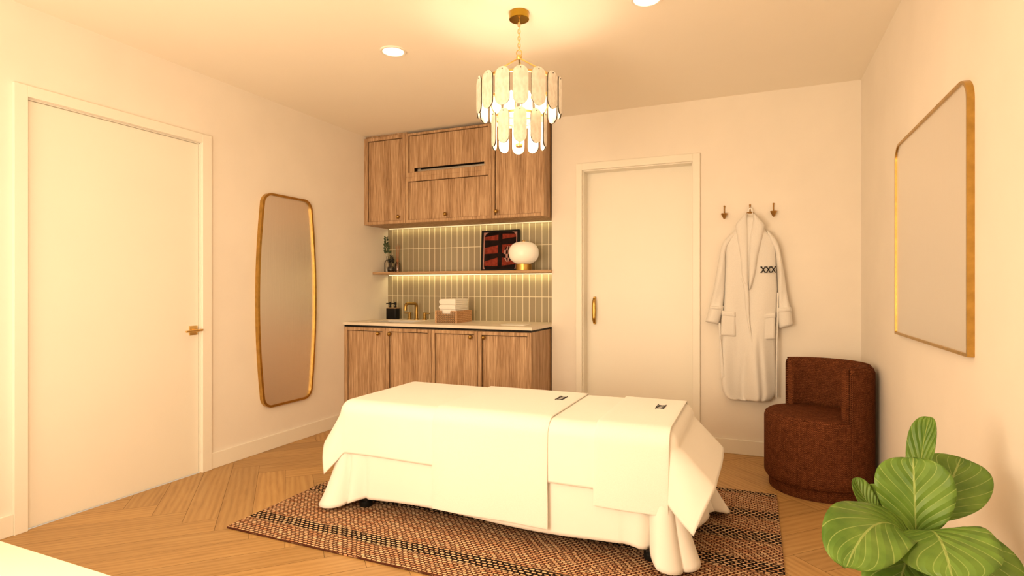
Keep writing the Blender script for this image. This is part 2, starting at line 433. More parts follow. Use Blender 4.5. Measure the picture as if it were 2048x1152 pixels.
# ------------------------------------------------------------------ room shell
def build_floor():
    bm = bmesh.new(); W, L, g = .1571, 1.0, .0009
    uvl = bm.loops.layers.uv.new('plank'); ton = bm.faces.layers.float.new('tonef')
    x0, y0 = -2.847, 2.615; rnd = random.Random(3)
    def rot(a, b): return (x0+(a+b)/math.sqrt(2), y0+(b-a)/math.sqrt(2))
    for k in range(-40, 40):
        for n in range(-6, 7):
            for kind in (0, 1):
                ox, oy = k*W+n*L, k*W-n*L
                if kind == 0: r = (ox, ox+L, oy, oy+W)
                else: r = (ox, ox+W, oy+W, oy+W+L)
                c = rot((r[0]+r[1])/2, (r[2]+r[3])/2)
                if not (XL-.8 < c[0] < XR+.8 and YN-.8 < c[1] < YT+.8): continue
                t, du, dv = rnd.random(), rnd.random()*30, rnd.random()*30
                cs = [(r[0]+g, r[2]+g), (r[1]-g, r[2]+g), (r[1]-g, r[3]-g), (r[0]+g, r[3]-g)]
                f = bm.faces.new([bm.verts.new((*rot(*p), 0)) for p in cs]); f[ton] = t
                if f.normal.z < 0: f.normal_flip()
                for lp in f.loops:
                    i = [v for v in f.verts].index(lp.vert)
                for lp in f.loops:
                    x, y = lp.vert.co.x-x0, lp.vert.co.y-y0
                    a, b = (x-y)/math.sqrt(2), (x+y)/math.sqrt(2)
                    lp[uvl].uv = ((a+du, b+dv) if kind == 0 else (b+du, a+dv))
    for co, no in (((XL, 0, 0), (-1, 0, 0)), ((XR, 0, 0), (1, 0, 0)), ((0, YN, 0), (0, -1, 0)), ((0, YT, 0), (0, 1, 0))):
        bmesh.ops.bisect_plane(bm, geom=list(bm.verts)+list(bm.edges)+list(bm.faces), plane_co=co, plane_no=no, clear_outer=True)
    # sub-floor showing as the fine dark joint lines
    vs = [bm.verts.new(p) for p in ((XL, YN, -.0012), (XR, YN, -.0012), (XR, YT, -.0012), (XL, YT, -.0012))]
    f = bm.faces.new(vs); f.material_index = 1
    vs2 = [bm.verts.new((v.co.x, v.co.y, -.08)) for v in vs]; f = bm.faces.new(list(reversed(vs2))); f.material_index = 1
    for i in range(4):
        j = (i+1) % 4; f = bm.faces.new((vs[j], vs[i], vs2[i], vs2[j])); f.material_index = 1
    me = bpy.data.meshes.new('floor')
    tones = None
    bm.faces.ensure_lookup_table(); tones = [f[ton] for f in bm.faces]
    bm.to_mesh(me); bm.free()
    at = me.attributes.new('tone', 'FLOAT', 'FACE'); at.data.foreach_set('value', tones)
    o = bpy.data.objects.new('floor', me); COL.objects.link(o)
    me.materials.append(M['floor']); me.materials.append(plain('dark_joint', (.10, .05, .02), .8))
    struct(o)
build_floor()

T = .12
b = MB(); b.box(XL-T, XR+T, YN-T, YT+T, H, H+T); struct(b.build('ceiling', M['ceiling'], smooth=False))
b = MB()   # left wall with the doorway
D1 = (1.563, 2.478, 2.060)
b.box(XL-T, XL, YN-T, D1[0], 0, H).box(XL-T, XL, D1[1], YT+T, 0, H).box(XL-T, XL, D1[0], D1[1], D1[2], H)
struct(b.build('wall_left', M['wall'], smooth=False))
b = MB(); b.box(XR, XR+T, YN-T, YT+T, 0, H); struct(b.build('wall_right', M['wall'], smooth=False))
b = MB()   # back wall, with pocket-door opening; niche to its left
D2 = (-1.223, -.412, 2.060)
b.box(XN, D2[0], YB, YT+T, 0, H).box(D2[1], XR, YB, YT+T, 0, H).box(D2[0], D2[1], YB, YT+T, D2[2], H)
struct(b.build('wall_back', M['wall'], smooth=False))
b = MB(); b.box(XL, XN, YT, YT+T, 0, .80).box(XL, XN, YT, YT+T, .80, H); struct(b.build('wall_niche', M['tile'], smooth=False))
WN = (-3.0, -.5, .25, 2.10)   # unseen window added in the near wall, opening for the fill light
b = MB(); b.box(XL, WN[0], YN-T, YN, 0, H).box(WN[1], XR, YN-T, YN, 0, H).box(WN[0], WN[1], YN-T, YN, 0, WN[2]).box(WN[0], WN[1], YN-T, YN, WN[3], H)
struct(b.build('wall_near', M['wall'], smooth=False))
b = MB()
for z0, z1 in ((WN[2], WN[2]+.06), (WN[3]-.06, WN[3])): b.box(WN[0], WN[1], YN-.08, YN-.03, z0, z1)
for x in (WN[0]+.03, (WN[0]+WN[1])/2, WN[1]-.03): b.box(x-.03, x+.03, YN-.08, YN-.03, WN[2]+.06, WN[3]-.06)
w1 = struct(b.build('added_window_1', M['paint'], smooth=False))
b = MB(); b.box(WN[0]+.06, WN[1]-.06, YN-.058, YN-.052, WN[2]+.06, WN[3]-.06); struct(b.build('added_window_pane', M['pane'], w1, smooth=False))

# baseboards
BBH, BBT = .10, .014
def baseboard(name, segs):
    b = MB()
    for s in segs: b.box(*s, .0, BBH, .002, 1)
    struct(b.build(name, M['paint'], smooth=False))
baseboard('baseboard_left', [(XL, XL+BBT, YN, 1.503), (XL, XL+BBT, 2.547, 3.845)])
baseboard('baseboard_back', [(XN, -1.274, YB-BBT, YB), (-.358, XR-BBT, YB-BBT, YB)])
baseboard('baseboard_right', [(XR-BBT, XR, YN+BBT, YB)])
baseboard('baseboard_near', [(XL+BBT, XR, YN, YN+BBT)])

# left door with casing, lever
d1 = struct(thing('door_1', 'white flush door in the left wall', 'door', (XL, 2.02, 0))); del d1['label']; del d1['category']
b = MB()
for (y0, y1, z0, z1) in ((1.503, D1[0]-.004, 0, 2.118), (D1[1]+.004, 2.547, 0, 2.118), (D1[0]-.004, D1[1]+.004, D1[2]+.004, 2.118)): b.box(XL, XL+.02, y0, y1, z0, z1, .0015, 1)
b.box(XL-T, XL, D1[0]-.001, D1[0]+.004, 0, D1[2]).box(XL-T, XL, D1[1]-.004, D1[1]+.001, 0, D1[2]).box(XL-T, XL, D1[0], D1[1], D1[2]-.004, D1[2]+.001)
struct(b.build('door_casing', M['paint'], d1, smooth=False))
b = MB(); b.box(XL-.05, XL-.008, D1[0]+.006, D1[1]-.006, .001, D1[2]-.006, .002, 1); slab = struct(b.build('door_leaf', M['paint'], d1, smooth=False))
xs = XL-.008
b = MB(); b.box(xs, xs+.008, 2.408, 2.462, .864, .921, .002)
b.lathe([(.011, 0), (.011, .034)], 16, (xs+.006, 2.435, .892), 'X')
b.tube([(xs+.040, 2.472, .894), (xs+.041, 2.43, .893), (xs+.042, 2.36, .890)], .0065, 10)
struct(b.build('door_handle', M['bright_brass'], slab))
# back door (pocket door, set deep) with casing and bow pull
d2 = struct(thing('door_2', 'white door', 'door', (-.82, YB, 0))); del d2['label']; del d2['category']
b = MB()
for (x0, x1, z0, z1) in ((-1.273, D2[0]-.004, 0, 2.117), (D2[1]+.004, -.358, 0, 2.117), (D2[0]-.004, D2[1]+.004, D2[2]+.004, 2.117)): b.box(x0, x1, YB-.02, YB, z0, z1, .0015, 1)
b.box(D2[0]-.001, D2[0]+.004, YB, YB+.16, 0, D2[2]).box(D2[1]-.004, D2[1]+.001, YB, YB+.16, 0, D2[2]).box(D2[0], D2[1], YB, YB+.16, D2[2]-.004, D2[2]+.001)
struct(b.build('door_casing', M['paint'], d2, smooth=False))
yd = YB+.105
b = MB(); b.box(D2[0]+.004, D2[1]-.004, yd, yd+.04, .001, D2[2]-.004); slab2 = struct(b.build('door_leaf', M['paint'], d2, smooth=False))
b = MB(); pts = []; rad = []
hx, hz0, hz1 = -1.156, .871, 1.086
P = []
for i in range(25):
    t = i/24; z = hz0+(hz1-hz0)*t; k = math.sin(PI*t)
    yy = yd-.006-.030*min(1, k*1.6)**.6; w = .010+.006*k
    row = []
    for a in range(13):
        q = 2*PI*a/12; row.append((hx+w*math.cos(q), yy+.008*math.sin(q), z))
    P.append(row)
b.grid(P)
b.lathe([(.007, 0), (.009, .022)], 12, (hx, yd, hz0+.012), '-Y').lathe([(.007, 0), (.009, .022)], 12, (hx, yd, hz1-.012), '-Y')
struct(b.build('door_handle', M['brass'], slab2, angle=60))

# ------------------------------------------------------------------ downlights
LAMPS = []
def downlight(x, y, label):
    t = thing('recessed_downlight', label, 'ceiling light', (x, y, H), 'recessed ceiling downlights')
    b = MB(); b.lathe([(.058, -.001), (.060, -.006), (.070, -.007), (.0735, -.004), (.074, 0)], 40, (x, y, H), cap=False); b.build('trim_ring', M['paint'], t)
    b = MB(); b.lathe([(0, -.003), (.059, -.003), (.059, 0)], 40, (x, y, H), cap=False); b.build('lens', M['lens'], t)
    l = bpy.data.lights.new('downlight_lamp', 'AREA'); l.shape = 'DISK'; l.size = .11; l.color = LAMP; l.energy = 1.6; l.spread = math.radians(150)
    o = bpy.data.objects.new('downlight_lamp', l); COL.objects.link(o); o.location = (x, y, H-.012); LAMPS.append(o)
downlight(-1.885, 2.68, 'round recessed ceiling downlight between the left wall and the chandelier')
downlight(-.461, 2.66, 'round recessed ceiling downlight right of the chandelier, cut by the photo top')

# ------------------------------------------------------------------ cabinets
def door_front(name, x0, x1, z0, z1, yf, parent, fl=.034, slot=None, ft=None, fb=None, fr=None):
    """frame-and-panel front whose face lies at y=yf; thickness .02 into the cabinet"""
    ft = ft or fl; fb = fb or fl; fr = fr or fl
    b = MB(); g = .0012; x0 += g; x1 -= g; z0 += g; z1 -= g
    b.box(x0, x0+fl, yf, yf+.02, z0, z1, .0012, 1).box(x1-fr, x1, yf, yf+.02, z0, z1, .0012, 1)
    b.box(x0+fl, x1-fr, yf, yf+.02, z1-ft, z1, .0012, 1).box(x0+fl, x1-fr, yf, yf+.02, z0, z0+fb, .0012, 1)
    px0, px1, pz0, pz1 = x0+fl+.006, x1-fr-.0025, z0+fb+.0025, z1-ft-.005; py = (yf+.012, yf+.02)
    if slot:
        sx0, sx1, sz0, sz1 = slot
        b.box(px0, px1, *py, sz1, pz1).box(px0, sx0, *py, pz0, sz1).box(sx1, px1, *py, pz0, sz1).box(sx0, sx1, *py, pz0, sz0)
    else: b.box(px0, px1, *py, pz0, pz1)
    return b.build(name, M['oak'], parent, smooth=False)
def knob(x, z, yf, parent):
    b = MB(); b.lathe([(.006, 0), (.006, .014), (.008, .016)], 16, (x, yf, z), '-Y'); b.ball((x, yf-.026, z), .0165)
    b.build('knob', M['aged'], parent)

YU, ZU0, ZU1 = 4.094, 1.712, 2.478
def upper(name, x0, x1, label, doors, opening=None):
    t = thing(name, label, 'cabinet', ((x0+x1)/2, YU, ZU0), 'oak wall cabinets above the counter')
    b = MB(); yc = YU+.021; pt = .018
    b.box(x0, x0+pt, yc, YT, ZU0, ZU1).box(x1-pt, x1, yc, YT, ZU0, ZU1).box(x0+pt, x1-pt, yc, YT, ZU0, ZU0+pt).box(x0+pt, x1-pt, yc, YT, ZU1-pt, ZU1).box(x0+pt, x1-pt, YT-.012, YT, ZU0+pt, ZU1-pt)
    b.build('cabinet_box', M['oak'], t, smooth=False)
    for d in doors:
        kn = d.pop('knob', None); o = door_front(parent=t, yf=YU, **d)
        if kn: knob(kn[0], kn[1], YU, o) if d['name'] != 'door' else knob(kn[0], kn[1], YU+.011, o)
    return t
xa, xb = -2.756, -1.941
ul = upper('wall_cabinet', XL+.001, xa-.0005, 'oak wall cabinet in the corner by the left wall, with one tall door',
      [dict(name='door', x0=XL+.001, x1=xa, z0=ZU0, z1=ZU1, fl=.036, fr=.028, ft=.028, fb=.026, knob=(-2.822, 1.768))])
um = upper('wall_cabinet', xa+.0005, xb-.0005, 'oak wall cabinet in the middle, with a slotted panel above a lift-up door',
      [dict(name='slotted_panel', x0=xa, x1=xb, z0=2.1029, z1=ZU1, fl=.028, ft=.018, fb=.036, slot=(-2.674, -2.008, 2.147, 2.178)),
       dict(name='door', x0=xa, x1=xb, z0=ZU0, z1=2.1051, fl=.028, ft=.038, fb=.024, knob=(-2.357, 1.768))])
b = MB(); b.box(-2.62, -2.012, YU+.022, YU+.06, 2.13, 2.164, .002); b.box(-2.650, -2.618, YU+.026, YU+.06, 2.13, 2.174, .004)
b.build('vent_unit', M['steel'], um)
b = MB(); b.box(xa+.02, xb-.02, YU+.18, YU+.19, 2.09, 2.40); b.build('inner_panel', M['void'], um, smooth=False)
ur = upper('wall_cabinet', xb+.0005, XC, 'oak wall cabinet on the right end, partly behind the chandelier',
      [dict(name='door', x0=xb, x1=XC, z0=ZU0, z1=ZU1, fl=.028, fr=.024, ft=.018, fb=.024, knob=(-1.893, 1.766))])
# filler strip between the left cabinet and the ceiling
b = MB(); b.box(XL+.001, xa, YU+.03, YU+.05, ZU1, H); tag(b.build('filler_strip', M['oak'], base=(-2.97, YU+.04, ZU1), smooth=False), 'dark oak filler strip between the corner wall cabinet and the ceiling', 'trim')

YL = 3.827; ZC = .842
def base_cab(x0, x1, xm, label, k1, k2):
    t = thing('base_cabinet', label, 'cabinet', ((x0+x1)/2, YL, 0), 'oak base cabinets under the counter')
    b = MB(); pt = .018; yc = YL+.021; zt = ZC-.012; yb_ = YT-.026
    b.box(x0, x0+pt, yc, yb_, .0, zt).box(x1-pt, x1, yc, yb_, 0, zt).box(x0+pt, x1-pt, yc, yb_, .09, .108).box(x0+pt, x1-pt, yb_-.012, yb_, .108, zt).box(x0+pt, x1-pt, yc, yc+.06, zt-.018, zt).box(xm-.009, xm+.009, yc, YT-.05, .108, zt-.018)
    b.build('cabinet_box', M['oak'], t, smooth=False)
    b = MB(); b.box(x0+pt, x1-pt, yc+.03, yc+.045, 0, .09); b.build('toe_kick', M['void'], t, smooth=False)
    for (a, c, kx) in ((x0, xm, k1), (xm, x1, k2)):
        o = door_front('door', a, c, .03, zt-.002, YL, t, fl=.030, ft=.026)
        knob(kx, .782, YL+.011, o)
base_cab(XL+.001, -2.337, -2.767, 'oak base cabinet with two doors under the sink, beside the left wall', -2.836, -2.722)
base_cab(-2.336, XC, -1.927, 'oak base cabinet with two doors under the right half of the counter', -1.984, -1.873)

# worktop with a sink cut-out, black shadow reveal under it
SK = (-3.06, -2.62, 3.93, 4.27)
t = thing('countertop', 'cream stone countertop running over both oak base cabinets', 'countertop', (-2.34, YL, ZC))
b = MB(); z0, z1 = ZC+.004, .869; xr_, yf_ = XC+.010, YL-.012
b.box(XL, SK[0], yf_, YT, z0, z1, .001, 1).box(SK[1], xr_, yf_, YB-.002, z0, z1, .001, 1).box(SK[1], XN, YB-.003, YT, z0, z1).box(SK[0], SK[1], yf_, SK[2], z0, z1, .001, 1).box(SK[0], SK[1], SK[3], YT, z0, z1, .001, 1)
b.build('slab', M['stone'], t, smooth=False)
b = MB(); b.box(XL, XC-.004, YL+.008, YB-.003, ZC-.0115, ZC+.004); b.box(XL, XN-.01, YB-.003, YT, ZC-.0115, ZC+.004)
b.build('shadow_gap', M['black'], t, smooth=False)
t = thing('sink', 'white undermount basin sink set into the countertop by the brass faucet', 'sink', (-2.84, 4.10, .78))
b = MB(); x0, x1, y0, y1 = SK
b.box(x0, x0+.012, y0, y1, .75, .862).box(x1-.012, x1, y0, y1, .75, .862).box(x0+.012, x1-.012, y0, y0+.012, .75, .862).box(x0+.012, x1-.012, y1-.012, y1, .75, .862).box(x0, x1, y0, y1, .738, .75)
b.build('basin', M['ceramic'], t, smooth=False)
b = MB(); b.lathe([(0, .004), (.018, .004), (.022, .001), (.022, 0)], 20, (-2.84, 4.10, .75), cap=False); b.build('drain', M['brass'], t)

# faucet: spout and two lever handles
t = thing('faucet', 'aged brass faucet with curved spout and two side levers behind the sink', 'faucet', (-2.825, 4.35, .869))
b = MB(); sx, sy = -2.812, 4.36
b.lathe([(.024, 0), (.024, .006), (.016, .010), (.016, .012)], 20, (sx, sy, .869))
pts = [(sx, sy, .875), (sx, sy, .985)]
for k in range(7):
    a = PI/2*k/6; pts.append((sx-.004*k/6, sy-.03+.03*math.cos(a), .985+.03*math.sin(a)))
pts += [(sx-.018, sy-.10, 1.017)]
for k in range(1, 6):
    a = PI/2*k/5; pts.append((sx-.02, sy-.12-.03*math.sin(a), .987+.03*math.cos(a)))
pts.append((sx-.02, sy-.152, .955))
b.tube(pts, .0135, 12); b.build('spout', M['aged'], t)
for x, s in ((-2.895, -1), (-2.735, 1)):
    b = MB(); b.lathe([(.022, 0), (.022, .006), (.015, .009), (.015, .062), (.012, .066), (0, .066)], 20, (x, 4.37, .869))
    b.box(x-.008 if s > 0 else x-.052, x+.052 if s > 0 else x+.008, 4.362, 4.378, .920, .932, .003)
    b.build('lever', M['aged'], t)

# floating shelf
b = MB(); b.box(XL, XN, 4.216, YT, 1.277, 1.299, .001, 1).box(XN, XN+.004, 4.216, YB-.001, 1.277, 1.299)
tag(b.build('floating_shelf', M['oak_h'], base=(-2.33, 4.33, 1.277), smooth=False), 'long thin oak shelf across the tiled niche between counter and wall cabinets', 'shelf')
# LED strips
def led(z, label, e, mat):
    b = MB(); b.box(XL+.02, XN-.02, YT-.014, YT, z-.007, z); tag(b.build('led_strip', mat, base=(-2.33, YT-.015, z), smooth=False), label, 'light', 'warm strip lights in the niche')
    l = bpy.data.lights.new('strip_lamp', 'AREA'); l.shape = 'RECTANGLE'; l.size = 1.62; l.size_y = .012; l.color = (1, .78, .34); l.energy = e
    o = bpy.data.objects.new('strip_lamp', l); COL.objects.link(o); o.location = (-2.33, YT-.03, z-.012); o.rotation_euler = (math.radians(14), 0, 0)
led(ZU0, 'warm strip light glowing along the tiles under the wall cabinets', .55, emit('led_strip_dim', (1, .78, .36), .55))
led(1.277, 'warm strip light glowing along the tiles under the floating shelf', 1.0, M['led'])

# ------------------------------------------------------------------ things on the counter
t = thing('soap_dispenser_set', 'black double soap dispenser with two pumps beside the sink', 'soap dispenser', (-3.075, 4.35, .869))
x0, x1 = -3.128, -3.012; y0, y1 = 4.325, 4.395
b = MB(); b.prism(rrect(x0, x1, y0, y1, .018), .098, Matrix.Translation((0, 0, .869)), .003); b.build('body', M['black'], t)
b = MB(); b.prism(rrect(x0+.002, x1-.002, y0+.002, y1-.002, .016), .008, Matrix.Translation((0, 0, .9672))); b.build('lid', M['oak_h'], t)
for px in (-3.10, -3.042):
    b = MB(); b.lathe([(.009, 0), (.009, .012), (.005, .014), (.005, .024), (.010, .026), (.010, .046), (.009, .048), (0, .048)], 16, (px, 4.36, .9752))
    b.tube([(px, 4.36, 1.014), (px-.028, 4.342, 1.013), (px-.031, 4.340, 1.006)], .0042, 8); b.build('pump', M['black'], t)

# basket (woven, open top with a hand notch) and towels
bx0, bx1, by0, by1, bz0, bz1 = -2.425, -2.232, 4.05, 4.305, .8692, .967
t = thing('basket', 'small woven rattan basket holding white towels on the countertop', 'basket', ((bx0+bx1)/2, (by0+by1)/2, bz0))
def lattice(b, p0, ex, w, h, notch=None, thick=.006, nz=(0, 0, 1)):
    p0, ex, up = Vector(p0), Vector(ex), Vector((0, 0, 1)); out = ex.cross(up)
    nx = max(4, round(w/.017)); nzr = 6
    for i in range(nx+1):
        x = w*i/nx; top = h
        if notch and notch[0] < x < notch[1]: top = notch[2]
        b.bar(p0+ex*x, p0+ex*x+up*top, .0088, thick)
    for j in range(nzr+1):
        z = .0046+(h-.0046)*j/nzr
        if notch and z > notch[2]+.002:
            b.bar(p0+up*z, p0+ex*notch[0]+up*z, thick, .0088); b.bar(p0+ex*notch[1]+up*z, p0+ex*w+up*z, thick, .0088)
        else: b.bar(p0+up*z, p0+ex*w+up*z, thick, .0088)
b = MB(); w, d, h = bx1-bx0, by1-by0, bz1-bz0
for (p, e, L, nt_) in (((bx0, by0, bz0), (1, 0, 0), w, (.055, .14, .074)), ((bx1, by0, bz0), (0, 1, 0), d, None), ((bx1, by1, bz0), (-1, 0, 0), w, (.055, .14, .074)), ((bx0, by1, bz0), (0, -1, 0), d, None)): lattice(b, p, e, L, h-.003, nt_)
for p in ((bx0, by0), (bx1, by0), (bx1, by1), (bx0, by1)): b.bar((*p, bz0), (*p, bz1), .012)
b.build('woven_sides', M['rattan'], t, smooth=False)
b = MB(); b.box(bx0, bx1, by0, by1, bz0, bz0+.006); b.build('bottom', M['rattan'], t, smooth=False)
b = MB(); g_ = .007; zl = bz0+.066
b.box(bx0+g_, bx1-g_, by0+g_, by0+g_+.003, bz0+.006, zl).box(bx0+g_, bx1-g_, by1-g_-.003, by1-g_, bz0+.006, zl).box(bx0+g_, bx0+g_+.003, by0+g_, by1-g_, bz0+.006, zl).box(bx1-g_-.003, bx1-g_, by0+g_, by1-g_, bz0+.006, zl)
b.build('hole_shade', M['void'], t, smooth=False)  # dark sheets behind the weave stand in for shade in its holes
def folded_towel(x0, x1, y0, y1, z0, h, jit, label):
    b = MB(); n = 3
    rows = []
    # a folded towel: rounded fold on the left, open layered edges on the right side
    prof = []
    for k in range(9):
        a = PI/2+PI*k/8; prof.append((x0+h/2+h/2*math.cos(a), z0+h/2+h/2*math.sin(a)))
    # bottom to top on the right with two layer grooves
    prof += [(x1-.004, z0), (x1, z0+.003), (x1, z0+h*.28), (x1-.005, z0+h*.33), (x1, z0+h*.38), (x1, z0+h*.62), (x1-.006, z0+h*.67), (x1, z0+h*.72), (x1, z0+h-.004), (x1-.004, z0+h)]
    poly = [(p[0]+jit, p[1]) for p in prof]
    m = basis((0, y1, 0), (1, 0, 0), (0, 0, 1), (0, -1, 0))
    b.prism(poly, y1-y0, m, .003)
    return tag(b.build('folded_towel', M['terry'], base=((x0+x1)/2, (y0+y1)/2, z0)), label, 'towel', 'white towels in the basket')
tx0, tx1, ty0, ty1 = -2.406, -2.250, 4.066, 4.288
for z, hh, j, l in ((.8755, .066, 0, 'white folded towel at the bottom of the basket, showing through its notch'), (.9425, .036, .002, 'white folded towel third from the top of the basket pile'),
                 (.9795, .036, -.002, 'white folded towel second from the top of the basket pile'), (1.0165, .047, 0, 'white folded towel on top of the basket pile')):
    folded_towel(tx0, tx1, ty0, ty1, z, hh, j, l)
b = MB(); b.prism(rrect(-1.80, -1.60, 3.955, 4.115, .012), .006, Matrix.Translation((0, 0, .869)), .002)
tag(b.build('tray', M['white_lacquer'], base=(-1.70, 4.03, .869)), 'thin pale rectangular tray lying flat at the right end of the countertop', 'tray')

# ------------------------------------------------------------------ things on the shelf
ZS = 1.299
def sprig(b, base, top, nleaf, r, size, spread, rnd, uvl):
    base, top = Vector(base), Vector(top)
    for i in range(nleaf):
        t = .12+.88*(i+rnd.random()*.6)/nleaf; p = base.lerp(top, t)
        a = i*2.4+rnd.random(); d = Vector((math.cos(a), math.sin(a), .35+.4*rnd.random())).normalized()
        L = size*(.7+.5*rnd.random())*(1-.35*t); c = p+d*spread*(1.1-.5*t)*(.6+.5*rnd.random())
        n = Vector((rnd.uniform(-.6, .6), -1, rnd.uniform(-.5, .8))).normalized(); w = d.cross(n).normalized(); d2 = n.cross(w).normalized()
        ring = []
        for k in range(10):
            q = 2*PI*k/10; ring.append(b.bm.verts.new(c+d2*L*.5*math.cos(q)+w*L*.40*math.sin(q)+n*.002*math.cos(2*q)))
        f = b.bm.faces.new(ring)
        for lp in f.loops: lp[uvl].uv = (.3, .3)
rnd = random.Random(5)
vx, vy = -3.122, 4.345
t = thing('bottle_vase', 'tall clear glass bottle vase with a eucalyptus stem at the shelf corner', 'vase', (vx, vy, ZS))
b = MB(); b.lathe([(0, .002), (.024, .002), (.027, .006), (.027, .088), (.022, .106), (.010, .116), (.009, .145), (.011, .148), (.0085, .146), (.0075, .116), (.019, .104), (.0245, .088), (.0245, .008), (0, .006)], 28, (vx, vy, ZS), cap=False); b.build('bottle', M['glass'], t)
b = MB(); b.tube([(vx+.004, vy, ZS+.03), (vx, vy, ZS+.15), (vx-.004, vy, ZS+.22), (vx-.02, vy-.004, ZS+.31)], .0022, 6); b.build('stem', M['bark'], t)
b = MB(); uvl = b.bm.loops.layers.uv.new('leaf'); sprig(b, (vx, vy, ZS+.15), (vx-.016, vy-.003, ZS+.325), 44, 1, .027, .030, rnd, uvl); b.build('foliage', M['euca'], t, smooth=False)
vx, vy = -3.066, 4.325
t = thing('bud_vase', 'small round smoked glass vase with a dark sprig, in front of the bottles', 'vase', (vx, vy, ZS))
b = MB(); b.lathe([(0, .002), (.026, .002), (.033, .012), (.034, .032), (.028, .048), (.012, .056), (.010, .074), (.013, .079), (.0105, .077), (.0085, .057), (.025, .046), (.031, .032), (.030, .014), (0, .006)], 28, (vx, vy, ZS), cap=False); b.build('vase_body', M['smoke'], t)
b = MB(); b.tube([(vx, vy, ZS+.02), (vx, vy, ZS+.08), (vx+.006, vy, ZS+.13)], .002, 6); b.tube([(vx, vy, ZS+.075), (vx-.018, vy, ZS+.11)], .0016, 6); b.tube([(vx, vy, ZS+.075), (vx+.02, vy, ZS+.105)], .0016, 6); b.build('stem', M['darkleaf'], t)
b = MB(); uvl = b.bm.loops.layers.uv.new('leaf')
sprig(b, (vx, vy, ZS+.075), (vx+.006, vy, ZS+.15), 18, 1, .024, .022, rnd, uvl); sprig(b, (vx-.005, vy, ZS+.08), (vx-.03, vy, ZS+.12), 7, 1, .022, .012, rnd, uvl); sprig(b, (vx+.005, vy, ZS+.08), (vx+.03, vy, ZS+.115), 7, 1, .022, .012, rnd, uvl)
b.build('foliage', M['darkleaf'], t, smooth=False)
vx, vy = -3.048, 4.40
t = thing('reed_diffuser', 'rose glass reed diffuser bottle with copper reeds standing against the tiles', 'diffuser', (vx, vy, ZS))
b = MB(); b.lathe([(0, .002), (.023, .002), (.025, .006), (.024, .078), (.016, .09), (.009, .096), (.009, .118), (.0075, .118), (.0075, .097), (.014, .088), (.0215, .076), (.0215, .008), (0, .006)], 28, (vx, vy, ZS), cap=False); b.build('bottle', M['rose'], t)
b = MB(); b.lathe([(.0095, .098), (.0115, .10), (.0115, .126), (.0095, .127)], 20, (vx, vy, ZS)); b.build('collar', M['reed'], t)
b = MB()
for dx, dy, hh in ((-.018, 0, .255), (.012, -.004, .26), (.0, .006, .27), (-.006, -.006, .245), (.02, .004, .25)): b.tube([(vx-dx*.15, vy, ZS+.02), (vx+dx, vy+dy, ZS+hh)], .0017, 6)
b.build('reeds', M['reed'], t)

# framed abstract picture leaning on the tiles
YA = 4.414; A0 = on_y(961, 541, YA-.024); A1 = on_y(1036, 541, YA-.024)
ax0, ax1 = A0.x, A1.x; aw = ax1-ax0; ah = .352
lean = math.radians(4.5)
mA = Matrix.Translation((ax0, YA, ZS)) @ Matrix.Rotation(-lean, 4, 'X') @ basis((0, 0, 0), (1, 0, 0), (0, 0, 1), (0, -1, 0))
t = thing('framed_picture', 'black framed abstract picture in dark red and black leaning behind the globe lamp', 'picture', ((ax0+ax1)/2, YA, ZS))
def rect(b, x0, x1, y0, y1, z0, d, mi=0): b.prism([(x0, y0), (x1, y0), (x1, y1), (x0, y1)], d, mA @ Matrix.Translation((0, 0, z0)), mi=mi)
b = MB(); fw_ = .017
b.ring_prism([(0, 0), (aw, 0), (aw, ah), (0, ah)], [(fw_, fw_), (aw-fw_, fw_), (aw-fw_, ah-fw_), (fw_, ah-fw_)], .026, mA); rect(b, 0, aw, 0, ah, -.004, .004)
b.build('frame', M['black'], t, smooth=False)
b = MB(); rect(b, fw_, aw-fw_, 0.002, ah-fw_, .0, .018)
iw = aw-2*fw_; ih = ah-fw_-.002
def ap(x, y): return (fw_+iw*x, .002+ih*y)
def poly(b, pts, z, mi): b.prism([ap(*p) for p in pts], .0006, mA @ Matrix.Translation((0, 0, z)), mi=mi)
ov = [(x, y) for x, y in rrect(.035, .965, .0, 1, .14, 8)]
poly(b, ov, 0.0180, 1)
for (yl0, yl1, yr0, yr1) in ((.80, .885, .79, .935), (.44, .60, .455, .665), (.135, .245, .12, .345)): poly(b, [(.045, yl0), (.44, yr0), (.44, yr1), (.045, yl1)], 0.0186, 2)
for (yl0, yl1, yr0, yr1) in ((.82, .955, .865, .945), (.455, .675, .50, .69), (.13, .35, .165, .25)): poly(b, [(.565, yl0), (.955, yr0), (.955, yr1), (.565, yl1)], 0.0186, 2)
el = [(.74+.13*math.cos(2*PI*k/24), .43+.20*math.sin(2*PI*k/24)) for k in range(24)]; poly(b, el, 0.0192, 1)
for i in range(4):
    for j in range(4):
        if (i+j) % 2: continue
        x = -.13+.065*i; y = -.20+.10*j
        q = [(x, y), (x+.065, y), (x+.065, y+.10), (x, y+.10)]
        q = [(a*math.sqrt(max(0.05, 1-(c/.21)**2)), c) for a, c in q]
        poly(b, [(.74+a, .43+c) for a, c in q], 0.0198, 0)
b.build('artwork', [M['art_pink'], M['art_black'], M['art_red']], t, smooth=False)

